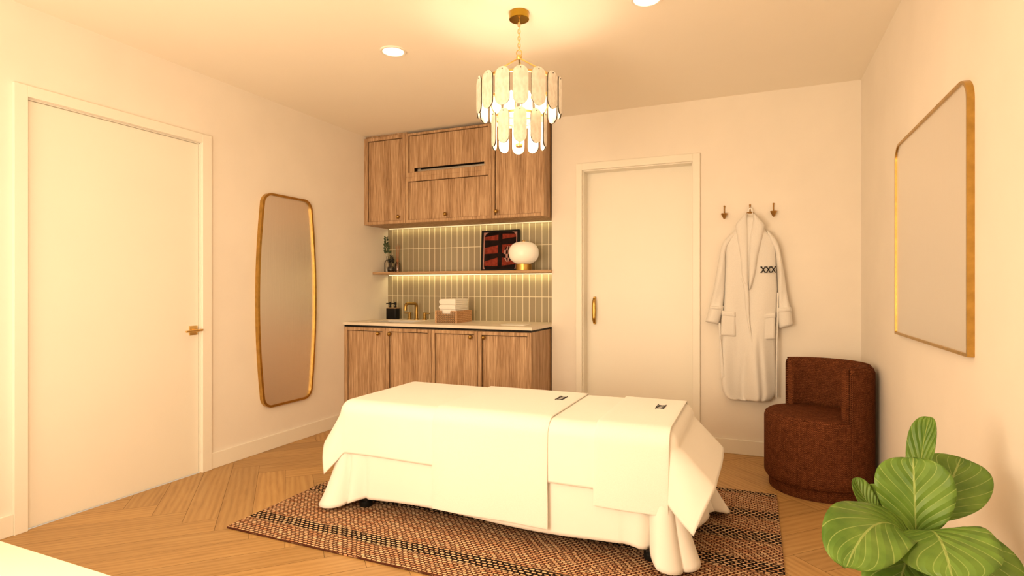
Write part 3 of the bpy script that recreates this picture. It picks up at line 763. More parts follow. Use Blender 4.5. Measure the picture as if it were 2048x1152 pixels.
gy = 4.292; gx = on_y(1047.5, 520, gy).x
t = thing('globe_table_lamp', 'flattened opal globe lamp on a short brass base on the shelf', 'lamp', (gx, gy, ZS))
b = MB(); b.lathe([(0, 0), (.064, 0), (.066, .002), (.066, .052), (.062, .054), (0, .054)], 40, (gx, gy, ZS)); b.build('base', M['brass'], t)
b = MB(); pr = []
for k in range(25):
    a = -PI/2+PI*k/24; pr.append((.1225*abs(math.cos(a))**.78 if abs(math.cos(a)) > 1e-6 else 0, .092+.052+.092*math.copysign(abs(math.sin(a))**.86, math.sin(a))))
b.lathe([(r, z) for r, z in pr], 48, (gx, gy, ZS), cap=False); b.build('glass_shade', M['opal'], t, angle=60)
b = MB(); b.lathe([(.014, .234), (.014, .243), (.012, .246), (0, .246)], 20, (gx, gy, ZS)); b.build('cap', M['bright_brass'], t)

# ------------------------------------------------------------------ mirrors
def outline_barrel(grow=0):
    yc, zc, hw0, hw1, hh, r = 3.186, 1.068, .232+grow, .284+grow, .764+grow, .085+grow
    # rounded corners at the ends of bowed sides
    q = []
    def half(z): return hw0+(hw1-hw0)*(1-(z/hh)**2)
    for k in range(25):
        z = -hh+r+(2*hh-2*r)*k/24; q.append((half(z), z))
    for k in range(1, 9):
        a = PI/2*k/8; q.append((half(hh-r)-r+r*math.cos(a)+0, hh-r+r*math.sin(a)))
    for k in range(0, 9):
        a = PI/2+PI/2*k/8; q.append((-half(hh-r)+r+r*math.cos(a), hh-r+r*math.sin(a)))
    for k in range(1, 25):
        z = hh-r-(2*hh-2*r)*k/24; q.append((-half(z), z))
    for k in range(1, 9):
        a = PI+PI/2*k/8; q.append((-half(hh-r)+r+r*math.cos(a), -hh+r+r*math.sin(a)))
    for k in range(0, 8):
        a = 1.5*PI+PI/2*k/8; q.append((half(hh-r)-r+r*math.cos(a), -hh+r+r*math.sin(a)))
    return [(yc+a, zc+c) for a, c in q]
t = thing('wall_mirror', 'tall bowed mirror in a thin brass frame on the left wall', 'mirror', (XL, 3.186, .30), 'brass framed wall mirrors')
mL = basis((XL, 0, 0), (0, 1, 0), (0, 0, 1), (1, 0, 0))
b = MB(); b.ring_prism(outline_barrel(), outline_barrel(-.016), .030, mL); b.build('frame', M['brass'], t)
b = MB(); b.prism(outline_barrel(-.0155), .018, mL); b.build('mirror_glass', M['mirror'], t, smooth=False)
t = thing('wall_mirror', 'large rectangular mirror with rounded top corners in a brass frame on the right wall', 'mirror', (XR, 2.685, .94), 'brass framed wall mirrors')
mR = basis((XR, 0, 0), (0, -1, 0), (0, 0, 1), (-1, 0, 0))
def rm(g): return rrect(-3.186-g, -2.186+g, .938-g, 1.824+g, 0, 8, (.004+0, .075+g, .075+g, .004))
b = MB(); b.ring_prism(rm(0), rm(-.010), .020, mR); b.build('frame', M['brass'], t)
b = MB(); b.prism(rm(-.0095), .013, mR); b.build('mirror_glass', M['mirror'], t, smooth=False)

# ------------------------------------------------------------------ coat hooks
def hook(x, label):
    t = thing('coat_hook', label, 'hook', (x, YB, 1.64), 'brass coat hooks')
    b = MB(); b.lathe([(.006, 0), (.006, .012)], 10, (x, YB, 1.664), '-Y'); b.tube([(x, YB-.010, 1.726), (x-.001, YB-.012, 1.70), (x, YB-.016, 1.672), (x, YB-.022, 1.660)], .0042, 8); b.ball((x, YB-.010, 1.727), .0065)
    b.build('rod', M['bronze'], t)
    b = MB(); b.lathe([(0, .020), (.021, .018), (.022, .014), (.010, -.010), (.005, -.020), (0, -.021)], 20, (x, YB-.028, 1.658), cap=False); b.build('cone', M['bronze'], t)
hook(-.196, 'bare brass cone hook on the back wall, nearest the door'); hook(-.030, 'brass cone hook holding the white robe'); hook(.117, 'bare brass cone hook on the back wall, above the armchair')

# ------------------------------------------------------------------ robe
def pl(pts, n):
    """resample a polyline to n points"""
    pts = [Vector(p) for p in pts]; L = [0]
    for a, c in zip(pts, pts[1:]): L.append(L[-1]+(c-a).length)
    out = []
    for k in range(n):
        s = L[-1]*k/(n-1); i = 0
        while i < len(L)-2 and L[i+1] < s: i += 1
        q = (s-L[i])/max(1e-9, L[i+1]-L[i]); out.append(pts[i].lerp(pts[i+1], q))
    return out
def smooth_pl(pts, n):
    """Catmull-Rom through the points, then resample"""
    P = [Vector((*p, 0)) if len(p) == 2 else Vector(p) for p in pts]; out = []
    for i in range(len(P)-1):
        p0 = P[max(0, i-1)]; p1 = P[i]; p2 = P[i+1]; p3 = P[min(len(P)-1, i+2)]
        for k in range(8):
            t = k/8; out.append(.5*((2*p1)+(p2-p0)*t+(2*p0-5*p1+4*p2-p3)*t*t+(3*p1-p0-3*p2+p3)*t**3))
    out.append(P[-1]); return pl(out, n)
def ribbon(b, left, right, yf, th, back=None, rows=40, cols=24, pw=3.0, fold=None, crv=True):
    """cloth piece bounded by two pixel curves (measured on the plane y=yf), puffed out towards the room by th"""
    f = smooth_pl if crv else (lambda p, n: pl([Vector((*q, 0)) for q in p], n))
    A = f([tuple(on_y(u, v, yf)) for u, v in left], rows); B = f([tuple(on_y(u, v, yf)) for u, v in right], rows)
    A = [Vector(p) for p in A]; B = [Vector(p) for p in B]
    Fr, Bk = [], []
    back = yf+.004 if back is None else back
    for i in range(rows):
        r1, r2 = [], []
        for j in range(cols+1):
            s = j/cols; p = A[i].lerp(B[i], s); k = (1-abs(2*s-1)**pw)**(1/pw)
            e = min(1, i/2.0, (rows-1-i)/1.5) ; e = math.sin(PI/2*e)
            off = th*(.12+.88*k)*(.35+.65*e)
            if fold: off += fold(s, i/(rows-1))*k*e
            r1.append(Vector((p.x, yf-off, p.z))); r2.append(Vector((p.x, back, p.z)))
        Fr.append(r1); Bk.append(r2)
    b.grid(Fr); b.grid(Bk, flip=True)
    for s in (0, cols): b.grid([[Fr[i][s], Bk[i][s]] for i in range(rows)], flip=(s == cols))
    for i in (0, rows-1): b.grid([[Fr[i][j] for j in range(cols+1)], [Bk[i][j] for j in range(cols+1)]], flip=(i == rows-1))
    bmesh.ops.remove_doubles(b.bm, verts=b.bm.verts, dist=.0003)
    bmesh.ops.recalc_face_normals(b.bm, faces=b.bm.faces)
YR = 4.205
rb = thing('bathrobe', 'white shawl-collar bathrobe hanging on the middle hook beside the door', 'bathrobe', (-.03, YB-.03, .40))
def body_fold(s, t):
    f = .013*math.sin(s*9+t*2.2)*sm((t-.15)*2)
    f += .030*sm((t-.55)/.35)*math.sin(s*7.5-t*4.5)
    f -= .026*math.exp(-((s-.72-.22*(t-.72))/.05)**2)*sm((t-.6)*5)
    f -= .024*math.exp(-((s-.42+.35*(t-.85))/.06)**2)*sm((t-.62)*4)
    return f
b = MB(); ribbon(b, [(1491, 431), (1480, 448), (1466, 464), (1452, 482), (1450, 540), (1448, 600), (1444, 660), (1442, 720), (1443, 765), (1449, 789), (1462, 798)],
               [(1509, 431), (1520, 448), (1534, 464), (1550, 482), (1553, 540), (1555, 590), (1552, 640), (1550, 700), (1551, 750), (1549, 790), (1536, 803)], YR, .062, YR+.02, 90, 40, 2.6, body_fold)
b.build('robe_body', M['robe'], rb, angle=80)
b = MB(); ribbon(b, [(1482, 556), (1488, 580), (1491, 620), (1497, 655), (1503, 690), (1507, 720), (1509, 760), (1510, 803)], [(1497, 560), (1499, 600), (1500, 640), (1504, 670), (1509, 700), (1512, 725), (1513, 760), (1513, 803.5)], YR-.056, .021, YR-.040, 50, 8, 2.2)
b.build('front_edge_band', M['robe'], rb, angle=80)
def slf(s, t): return .007*math.sin(s*6+t*9)*t
b = MB(); ribbon(b, [(1470, 461), (1452, 478), (1443, 494), (1434, 540), (1426, 585), (1418, 618)], [(1474, 470), (1462, 484), (1452, 502), (1451, 540), (1449, 580), (1445, 620)], YR-.012, .042, YR+.012, 50, 16, 2.2, slf); b.build('sleeve', M['robe'], rb, angle=80)
b = MB(); ribbon(b, [(1533, 462), (1541, 484), (1551, 505), (1554, 540), (1556, 580), (1557, 620)], [(1536, 461), (1552, 479), (1560, 500), (1569, 550), (1575, 590), (1581, 618)], YR-.012, .042, YR+.012, 50, 16, 2.2, slf); b.build('sleeve', M['robe'], rb, angle=80)
b = MB(); ribbon(b, [(1419, 613), (1417, 622), (1413, 636), (1410, 643)], [(1447, 613), (1446, 622), (1441, 638), (1437, 649)], YR-.012, .052, YR+.014, 18, 14, 2.2); ribbon(b, [(1420, 611.5), (1418.5, 618)], [(1447.5, 612), (1446, 620)], YR-.016, .053, YR+.012, 8, 14, 2.2); b.build('cuff', M['robe'], rb, angle=80)
b = MB(); ribbon(b, [(1555, 616), (1555, 630), (1557, 648), (1559, 657)], [(1582, 614), (1583, 625), (1585, 641), (1586, 650)], YR-.012, .052, YR+.014, 18, 14, 2.2); ribbon(b, [(1554.5, 615), (1555, 626)], [(1582, 613), (1584, 623)], YR-.016, .053, YR+.012, 8, 14, 2.2); b.build('cuff', M['robe'], rb, angle=80)
b = MB()
ribbon(b, [(1492, 427), (1481, 438), (1472, 449), (1471.5, 458), (1475, 482), (1480, 512), (1483, 545), (1487, 566)], [(1493.5, 428), (1494.5, 440), (1496, 458), (1496.8, 478), (1497, 505), (1497, 535), (1497, 560), (1497.5, 578)], YR-.048, .034, YR-.030, 50, 12, 2.4)
ribbon(b, [(1507, 429), (1505.5, 442), (1502.5, 458), (1499.5, 474), (1498, 500), (1497.6, 535), (1497.8, 560), (1498, 581)], [(1508.5, 427), (1519, 438), (1528.5, 449), (1528.5, 458), (1523.5, 482), (1516, 512), (1511, 545), (1500, 580)], YR-.048, .040, YR-.030, 50, 12, 2.4)
ribbon(b, [(1492, 427), (1494, 432), (1496, 446)], [(1508, 427), (1507, 432), (1503, 446)], YR-.012, .008, YR+.01, 10, 10, 2)
b.build('shawl_collar', M['robe'], rb, angle=80)
for L_, R_ in (([(1443.5, 622), (1442.5, 647), (1441.5, 671)], [(1471, 625), (1471.5, 650), (1471.5, 673)]), ([(1521, 629), (1520.5, 655), (1520.5, 681)], [(1551, 626), (1550.5, 652), (1550, 678)])):
    b = MB(); ribbon(b, L_, R_, YR-.050, .014, YR-.034, 20, 12, 5, crv=False)
    ribbon(b, [(L_[0][0]-.3, L_[0][1]-1), (L_[0][0]-.5, L_[0][1]+9.5)], [(R_[0][0]+.3, R_[0][1]-1), (R_[0][0]+.3, R_[0][1]+9.5)], YR-.056, .012, YR-.036, 8, 12, 5, crv=False)
    b.build('pocket', M['robe'], rb, angle=70)
b = MB(); ribbon(b, [(1437, 646), (1438, 670), (1439.5, 710), (1441, 757)], [(1440.5, 646), (1442.5, 680), (1446, 715), (1450.5, 757)], YR-.045, .008, YR-.038, 30, 6, 3); b.build('belt', M['robe'], rb, angle=70)
b = MB(); ribbon(b, [(1554, 585), (1553, 640), (1552, 700), (1551, 794)], [(1557.5, 585), (1557, 640), (1555.5, 700), (1554.8, 796)], YR-.03, .010, YR-.022, 30, 6, 3); b.build('belt', M['robe'], rb, angle=70)
b = MB(); hp = [on_y(u, v, YR-.02) for u, v in ((1495.5, 432), (1497, 422), (1498, 417), (1500.5, 415.5), (1503, 417), (1504, 422), (1505.5, 432))]
hp = [Vector((p.x, YB-.036 if i in (2, 3, 4) else YB-.040, p.z)) for i, p in enumerate(hp)]
b.tube(hp, .0045, 8); b.build('hanging_loop', M['linen'], rb)
def xxx(b, origin, ex, ey, w, h, th, n):
    """three crosses joined by short caps: embroidered mark"""
    o, ex, ey = Vector(origin), Vector(ex), Vector(ey); nn = ex.cross(ey).normalized()
    p = w/3
    def q(x, y): return o+ex*x+ey*y
    for i in range(3):
        c = p*(i+.5); hw = p*.40
        b.bar(q(c-hw, 0), q(c+hw, h), th, n); b.bar(q(c-hw, h), q(c+hw, 0), th, n)
        for y in (th*.4, h-th*.4):
            for xx_ in (c-hw, c+hw): b.bar(q(xx_-th*1.1, y), q(xx_+th*1.1, y), n, th*.9)
    for i in range(1, 3):
        for y in (th*.4, h-th*.4): b.bar(q(p*i-p*.16, y), q(p*i+p*.16, y), n, th*.9)
b = MB(); q0 = on_y(1521.5, 545.5, YR-.065); q1 = on_y(1552, 545.5, YR-.065); q2 = on_y(1521.5, 533.5, YR-.065)
ey_ = YR-.0655
xxx(b, (q0.x, ey_, q0.z), (1, 0, 0), (0, 0, 1), q1.x-q0.x, q2.z-q0.z, .0055, .006); b.build('embroidered_logo', M['thread'], rb, smooth=False)

# ------------------------------------------------------------------ armchair
cx, cy, R0, ZSEAT, ZBK = .332, 3.70, .283, .44, .722
t = thing('tub_armchair', 'round rust brown tweed armchair with a wraparound back in the corner', 'armchair', (cx, cy, 0))
b = MB(); b.lathe([(0, 0), (R0-.03, 0), (R0-.028, .004), (R0-.028, .062), (0, .062)], 64, (cx, cy, 0)); b.build('plinth_base', M['tweed'], t, angle=50)
b = MB(); b.lathe([(0, .058), (R0-.03, .058), (R0-.012, .064), (R0-.003, .08), (R0-.002, .12), (R0-.002, ZSEAT-.035), (R0-.008, ZSEAT-.015), (R0-.024, ZSEAT-.003), (R0-.05, ZSEAT), (0, ZSEAT+.002)], 64, (cx, cy, 0), cap=False); b.build('seat', M['tweed'], t, angle=60)
def shell(b, a0, a1, prof, n=60, cap_round=0.0):
    """sweep a closed (r,z) section about the chair axis"""
    rings = []
    for i in range(n+1):
        a = math.radians(a0+(a1-a0)*i/n)
        rings.append([b.bm.verts.new((cx+r*math.cos(a), cy+r*math.sin(a), z)) for r, z in prof])
    m = len(prof)
    for A, B in zip(rings, rings[1:]):
        for k in range(m): b.bm.faces.new((A[k], B[k], B[(k+1) % m], A[(k+1) % m]))
    f0 = b.bm.faces.new(rings[0]); f1 = b.bm.faces.new(list(reversed(rings[-1])))
    bmesh.ops.recalc_face_normals(b.bm, faces=b.bm.faces)
    es = [e for f in (f0, f1) for e in f.edges]
    bmesh.ops.bevel(b.bm, geom=es, offset=.012, segments=3, affect='EDGES', profile=.6)
R1 = R0+.001
b = MB(); shell(b, -60, 124, [(R1-.02, .075), (R1-.004, .066), (R1, .085), (R1, ZBK-.035), (R1-.008, ZBK-.012), (R1-.022, ZBK), (R1-.030, ZBK-.008), (R1-.030, .30)]); b.build('outer_shell', M['tweed'], t, angle=50)
b = MB(); shell(b, -62, 125, [(R1-.028, ZSEAT-.014), (R1-.028, ZBK-.004), (R1-.036, ZBK+.001), (R1-.055, ZBK+.001), (R1-.072, ZBK-.012), (R1-.078, ZBK-.035), (R1-.080, ZSEAT+.03), (R1-.074, ZSEAT-.006), (R1-.06, ZSEAT-.014)]); b.build('backrest', M['tweed'], t, angle=60)
b = MB(); pts = [(cx+(R1-.024)*math.cos(math.radians(-60+184*i/40)), cy+(R1-.024)*math.sin(math.radians(-60+184*i/40)), ZBK+.001) for i in range(41)]
b.tube(pts, .0035, 6); b.tube([(cx+(R1+.001)*math.cos(math.radians(-60)), cy+(R1+.001)*math.sin(math.radians(-60)), z) for z in (.08, .3, .5, ZBK-.03)], .0035, 6); b.build('piping', M['tweed'], t)

# ------------------------------------------------------------------ rug
RX0, RX1, RY0, RY1 = -2.336, .112, 1.952, 3.462
b = MB(); b.prism(rrect(RX0, RX1, RY0, RY1, .01, 3), .009, Matrix.Translation((0, 0, .0006)), .003)
tag(b.build('woven_rug', M['rug'], base=((RX0+RX1)/2, (RY0+RY1)/2, 0)), 'brown and black woven jute rug under the treatment table', 'rug')
ZR = .0098

# ------------------------------------------------------------------ treatment table and its linens
TX0, TX1, TY0, TY1, ZT = -2.0, -.30, 2.37, 3.05, .556
t = thing('treatment_table', 'treatment table under white linens, dark legs showing below the hem', 'table', ((TX0+TX1)/2, (TY0+TY1)/2, ZR))
b = MB(); b.prism(rrect(TX0+.012, TX1-.012, TY0+.012, TY1-.012, .08, 8), .08, Matrix.Translation((0, 0, ZT-.08)), .034); b.build('padded_top', M['vinyl'], t)
b = MB(); b.box(TX0+.05, TX1-.05, TY0+.04, TY1-.04, ZT-.13, ZT-.08, .004); b.build('frame', M['darkframe'], t, smooth=False)
for lx in (TX0+.12, TX1-.10):
    for ly in (TY0+.06, TY1-.08):
        b = MB(); b.box(lx-.022, lx+.022, ly-.022, ly+.022, ZR+.03, ZT-.13, .003); o = b.build('leg', M['darkframe'], t)
        b = MB(); b.lathe([(0, 0), (.03, 0), (.034, .006), (.034, .024), (.026, .034), (0, .034)], 20, (lx, ly, ZR)); b.build('rubber_foot', M['black'], o)

def edge_prof(d, R, flare):
    """(out, down) of cloth that runs d past the table edge over a rounded edge of radius R"""
    q = R*PI/2
    if d < q: return R*math.sin(d/R), R*(1-math.cos(d/R))
    e = d-q; return R+e*math.sin(flare), R+e*math.cos(flare)
def sheet_patch(xr, yr, ov, ztop, R, lift, nx, ny, flare=(.05, .05, .05, .05), corner=.42, dip=.22, wav=.012, seed=0, box=(TX0, TX1, TY0, TY1)):
    """draped sheet: rectangle xr,yr of the table plane extended by overhangs ov=(left,right,near,far)"""
    x0, x1, y0, y1 = box; R_ = R
    bx0, bx1, by0, by1 = x0+R_-lift*.3, x1-R_+lift*.3, y0+R_-lift*.3, y1-R_+lift*.3   # where the bend starts
    xs0, xs1, ys0, ys1 = xr[0]-ov[0], xr[1]+ov[1], yr[0]-ov[2], yr[1]+ov[3]
    rows = []
    for j in range(ny+1):
        row = []
        for i in range(nx+1):
            s = xs0+(xs1-xs0)*i/nx; q = ys0+(ys1-ys0)*j/ny
            dx = s-bx1 if s > bx1 else (s-bx0 if s < bx0 else 0); dy = q-by1 if q > by1 else (q-by0 if q < by0 else 0)
            px, py = min(max(s, bx0), bx1), min(max(q, by0), by1)
            r = math.hypot(dx, dy)
            if r < 1e-9: p = Vector((px, py, ztop+lift))
            else:
                a = math.atan2(abs(dy), abs(dx)); k = math.sin(2*a)**2; k4 = math.sin(4*a)**2
                ca_ = math.cos(a)**2; fx_ = flare[0] if dx < 0 else flare[1]; fy_ = flare[2] if dy < 0 else flare[3]
                fl = fx_*ca_+fy_*(1-ca_)+corner*k-dip*k4
                # waves along the free hem
                along = q if abs(dx) > abs(dy) else s
                wv = wav*math.sin(along*9+seed)*(r/.3)*(.3+.7*sm(1-min(abs(along-(x0 if along-x0 < x1-along else x1)), .6)/.6) if abs(dy) >= abs(dx) else .6)
                o, d = edge_prof(r, R_+lift, max(0.0, fl)); ux, uy = dx/r, dy/r
                o += wv*sm((r-.1)*8)*(1-k)
                p = Vector((px+ux*o, py+uy*o, ztop+lift-d))
            p.z += .0012*noise.noise(Vector((s*3, q*3, seed)))
            row.append(p)
        rows.append(row)
    return rows
def solid(o, th, sub=1):
    m = o.modifiers.new('thickness', 'SOLIDIFY'); m.thickness = th; m.offset = 1
    if sub:
        s = o.modifiers.new('smooth', 'SUBSURF'); s.levels = 1; s.render_levels = 1
    return o
RE = .055
# floor-length skirt sheet: flat top, hanging walls with gathered corners
def skirt():
    b = MB(); x0, x1, y0, y1 = TX0, TX1, TY0, TY1; rc = RE
    def per(n):
        """points (x,y,nx,ny,cornerness,side param) round the table with rounded corners"""
        out = []
        cs = ((x1, y0, -90), (x1, y1, 0), (x0, y1, 90), (x0, y0, 180))
        for ci, (ax_, ay_, a0) in enumerate(cs):
            ccx = ax_-rc if ax_ == x1 else ax_+rc; ccy = ay_+rc if ay_ == y0 else ay_-rc
            for k in range(n+1):
                a = math.radians(a0+90*k/n); out.append((ccx+rc*math.cos(a), ccy+rc*math.sin(a), math.cos(a), math.sin(a), abs(k/n-.5)*rc*1.6, ci))
            nx_ = cs[(ci+1) % 4]; a = math.radians(a0+90)
            p0 = (ccx+rc*math.cos(a), ccy+rc*math.sin(a))
            ncx = nx_[0]-rc if nx_[0] == x1 else nx_[0]+rc; ncy = nx_[1]+rc if nx_[1] == y0 else nx_[1]-rc
            p1 = (ncx+rc*math.cos(a), ncy+rc*math.sin(a)); L = math.hypot(p1[0]-p0[0], p1[1]-p0[1]); m = int(L/.012)
            for k in range(1, m):
                s = L*k/m; out.append((p0[0]+(p1[0]-p0[0])*k/m, p0[1]+(p1[1]-p0[1])*k/m, math.cos(a), math.sin(a), min(s, L-s)+rc*.8, ci if s < L/2 else (ci+1) % 4))
        return out
    P = per(30); nr = 34; rows = []
    ztop = ZT+.0045; q_ = RE*PI/2
    for i in range(nr+1):
        row = []
        for (px, py, nx, ny, cd, ci) in P:
            c = math.exp(-(cd/.085)**2); c2 = math.exp(-(cd/.16)**2)
            hem = .079-.052*c+.010*math.sin(px*5.3+py*4)*(1-c)
            tot = q_+(ztop-hem-RE)
            l = tot*i/nr
            o_, d_ = edge_prof(l, RE, 0.0); t_ = max(0, (l-q_)/(tot-q_))
            rip = (abs(math.sin(cd*30+ci*.4+.35))**.45-1)*.105*math.exp(-(cd/.155)**4)
            out = o_-RE+.010*t_+(.095*c)*t_**2.2+rip*t_**1.3+.012*c2*t_+(.09*max(0, nx)**2*t_**1.4)*sm((py-y0-.05)/.4)+.02*max(0, -nx)**2*t_
            row.append(Vector((px+nx*out, py+ny*out, ztop-d_)))
        row.append(row[0].copy()); rows.append(row)
    b.grid(rows)
    # top closes inwards
    top = [[Vector(((p.x-cx_)*k+cx_, (p.y-cy_)*k+cy_, ztop+.0015)) for p in rows[0]] for k in (1, .9, .5) for cx_, cy_ in (((x0+x1)/2, (y0+y1)/2),)]
    b.grid(list(reversed(top)))
    bmesh.ops.remove_doubles(b.bm, verts=b.bm.verts, dist=.0002)
    bmesh.ops.recalc_face_normals(b.bm, faces=b.bm.faces)
    o = b.build('table_skirt', M['linen'], base=((x0+x1)/2, (y0+y1)/2, ZR), angle=80)
    solid(o, .002, 0)
    return tag(o, 'floor-length white skirt sheet with gathered corners around the treatment table', 'sheet')
skirt()
# top sheet with dog-ear corners
b = MB(); b.grid(sheet_patch((TX0, TX1), (TY0, TY1), (.25, .26, .255, .255), ZT, RE, .012, 170, 110, (.60, .78, .028, .06), -.04, .03, .005, 1.7))
bmesh.ops.recalc_face_normals(b.bm, faces=b.bm.faces)
o = b.build('top_sheet', M['linen'], base=((TX0+TX1)/2, (TY0+TY1)/2, ZT), angle=80); solid(o, .002, 0)
tag(o, 'white top sheet hanging halfway down the treatment table with pointed corner folds', 'sheet')
def strip(name, xa_, xb_, dn, df, lift, th, label, seed, cat='blanket'):
    """folded blanket laid across the table, hanging dn below the near edge and df below the far edge"""
    b = MB(); R_ = RE+lift; y0, y1 = TY0+RE, TY1-RE; pts = []
    L0 = dn
    def side(sgn, yb, drop):
        out = []; n = 44
        tot = drop+R_*(PI/2-1)
        for k in range(1, n+1):
            o_, d_ = edge_prof(tot*k/n, R_, .035); out.append((yb+sgn*o_, ZT+lift-d_))
        return out
    prof = list(reversed(side(-1, y0, dn)))+[(y0+(y1-y0)*k/20, ZT+lift) for k in range(21)]+side(1, y1, df)
    nx = 16; G = []
    for (yy, zz) in prof:
        row = []
        for i in range(nx+1):
            s = i/nx; x = xa_+(xb_-xa_)*s
            w = .0035*math.sin(x*14+seed)*sm((ZT-zz)/.3) + .0015*noise.noise(Vector((x*5, zz*5, seed)))
            row.append(Vector((x+.006*sm((ZT-zz)/.5)*math.sin(zz*7+seed), yy-w if zz < ZT-.05 else yy, zz + (0 if zz < ZT-.03 else .0008*noise.noise(Vector((x*4, yy*4, seed)))))))
        G.append(row)
    b.grid(G); bmesh.ops.recalc_face_normals(b.bm, faces=b.bm.faces)
    o = b.build(name, M['terry'], base=((xa_+xb_)/2, (TY0+TY1)/2, ZT), angle=80)
    m = o.modifiers.new('thickness', 'SOLIDIFY'); m.thickness = th; m.offset = 1
    bv = o.modifiers.new('edge', 'BEVEL'); bv.width = .0015; bv.segments = 2; bv.limit_method = 'ANGLE'
    lg = MB(); return tag(o, label, cat)
ra = strip('folded_blanket', -1.425, -.838, .475, .30, .017, .006, 'wide white blanket across the table middle hanging to the hem, with black crosses', .6)
rb2 = strip('folded_blanket', -.628, -.318, .342, .20, .017, .006, 'narrow white blanket near the right end of the table, with black crosses', 2.1)
zt = ZT+.017+.0062
for o, x, y in ((ra, -.928, 2.815), (rb2, -.418, 2.80)):
    b = MB(); xxx(b, (x+.021, y-.046, zt), (0, 1, 0), (-1, 0, 0), .092, .042, .0065, .002); b.build('embroidered_logo', M['thread'], o, smooth=False)

# ------------------------------------------------------------------ low white bench at the near left
t = thing('low_bench', 'low white bench cut by the lower left corner of the photo', 'bench', (-2.0, .58, 0))
b = MB(); b.box(-2.75, -1.22, .30, .888, .38, .45, .008, 3); b.build('bench_top', M['cream_lacquer'], t)
for sx in (-2.70, -1.33):
    b = MB(); b.box(sx, sx+.06, .34, .85, 0, .38, .004); b.build('side_panel', M['cream_lacquer'], t)

# ------------------------------------------------------------------ chandelier
hx_, hy_ = -1.058, 2.551
t = thing('chandelier', 'two-tier chandelier of frosted glass panels hanging from a brass ceiling cup', 'chandelier', (hx_, hy_, H))
b = MB(); b.lathe([(0, 0), (.049, 0), (.049, -.033), (.047, -.035), (0, -.035)][::-1], 48, (hx_, hy_, H), cap=False); b.build('ceiling_cup', M['cup'], t)
b = MB(); zc_ = H-.035; n = 9; ztop_, zbot_ = zc_+.002, 2.315; step = (ztop_-zbot_)/n
for i in range(n):
    zc2 = ztop_-step*(i+.5); hl = step*.5+.0025; w = .0062; pts = []
    for k in range(20):
        a = 2*PI*k/20; x_ = w*math.cos(a); z_ = max(-1, min(1, 1.25*math.sin(a)))*hl
        if i % 2: d_ = RT*x_
        else: d_ = FW*x_
        pts.append(Vector((hx_, hy_, zc2+z_))+d_)
    b.tube(pts, .0019, 6, closed=True)
b.build('chain', M['bright_brass'], t)
b = MB(); b.tube([Vector((hx_, hy_, 2.303))+RT*.013*math.cos(2*PI*k/24)+Vector((0, 0, .015*math.sin(2*PI*k/24))) for k in range(24)], .0026, 8, closed=True)
b.lathe([(0, 2.291), (.012, 2.291), (.014, 2.288), (.014, 2.278), (.010, 2.272), (0, 2.270)], 24, (hx_, hy_, 0), cap=False); b.build('hub', M['bright_brass'], t)
RU, RL = .198, .125
ZUT, ZUB, ZLT, ZLB = 2.166, 1.989, 2.001, 1.837
b = MB()
for a in (-150, -30, 90):
    q = math.radians(a+23.25-12); b.tube([(hx_+.006*math.cos(q), hy_+.006*math.sin(q), 2.276), (hx_+(RU-.012)*math.cos(q), hy_+(RU-.012)*math.sin(q), ZUT-.012)], .0036, 8)
b.build('support_rods', M['bright_brass'], t)
b = MB(); b.tube([(hx_, hy_, 2.28), (hx_, hy_, 1.86)], .0034, 8); b.build('cable', M['cordblack'], t)
def ring(z, r, n): 
    b.ring_prism([(hx_+(r)*math.cos(2*PI*k/n), hy_+(r)*math.sin(2*PI*k/n)) for k in range(n)], [(hx_+(r-.010)*math.cos(2*PI*k/n), hy_+(r-.010)*math.sin(2*PI*k/n)) for k in range(n)], .012, Matrix.Translation((0, 0, z)))
b = MB(); ring(ZUT-.024, RU-.0045, 64); b.build('upper_ring', M['bright_brass'], t)
b = MB(); ring(ZLT-.022, RL-.0045, 48)
for k in range(4):
    q = PI/2*k+.5; b.bar((hx_, hy_, ZLT-.016), (hx_+(RL-.01)*math.cos(q), hy_+(RL-.01)*math.sin(q), ZLT-.016), .005)
    b.tube([(hx_+(RL-.01)*math.cos(q), hy_+(RL-.01)*math.sin(q), ZLT-.012), (hx_+(RU-.012)*math.cos(q), hy_+(RU-.012)*math.sin(q), ZUT-.016)], .0025, 6)
b.lathe([(0, -.008), (.016, -.008), (.018, -.004), (.018, .006), (.006, .008), (.006, .02), (0, .02)], 20, (hx_, hy_, 1.852), cap=False)
b.build('lower_ring', M['bright_brass'], t)
for k in range(4):
    q = PI/2*k+1.2; bxp, byp = hx_+.055*math.cos(q), hy_+.055*math.sin(q)
    b = MB(); b.lathe([(.0, 0), (.010, .002), (.016, .02), (.018, .036), (.012, .052), (0, .058)], 16, (bxp, byp, 2.05), cap=False); b.build('bulb', M['bulb'], t)
view0 = math.atan2(-FW.y, -FW.x)+.02
def pmesh(w, h, th):
    b = MB(); r = w/2; n = 9; po = []
    for k in range(n+1): a = PI*k/n; po.append((r*math.cos(a), h/2-r+r*math.sin(a)))
    for k in range(n+1): a = PI+PI*k/n; po.append((r*math.cos(a), -h/2+r+r*math.sin(a)))
    # local: x across, y up, z outward
    b.prism(po, th, basis((0, 0, 0), (0, 1, 0), (0, 0, 1), (1, 0, 0)), .0012, 0, 1)
    b.lathe([(.0026, 0), (.0026, .0025), (0, .003)], 8, (th, 0, h/2-.011), 'X', mi=1)
    return b
def panels(n, r, zt_, zb_, w):
    h = zt_-zb_; first = None
    for k in range(n):
        a = view0+2*PI*k/n
        if first is None:
            b = pmesh(w, h, .008); o = b.build('glass_panel', [M['panel'], M['panel_edge']], None, angle=50); first = o
        else:
            o = first.copy(); _link(o)
        o.parent = t; o.location = (r*math.cos(a), r*math.sin(a), (zt_+zb_)/2-H); o.rotation_euler = (0, 0, a)
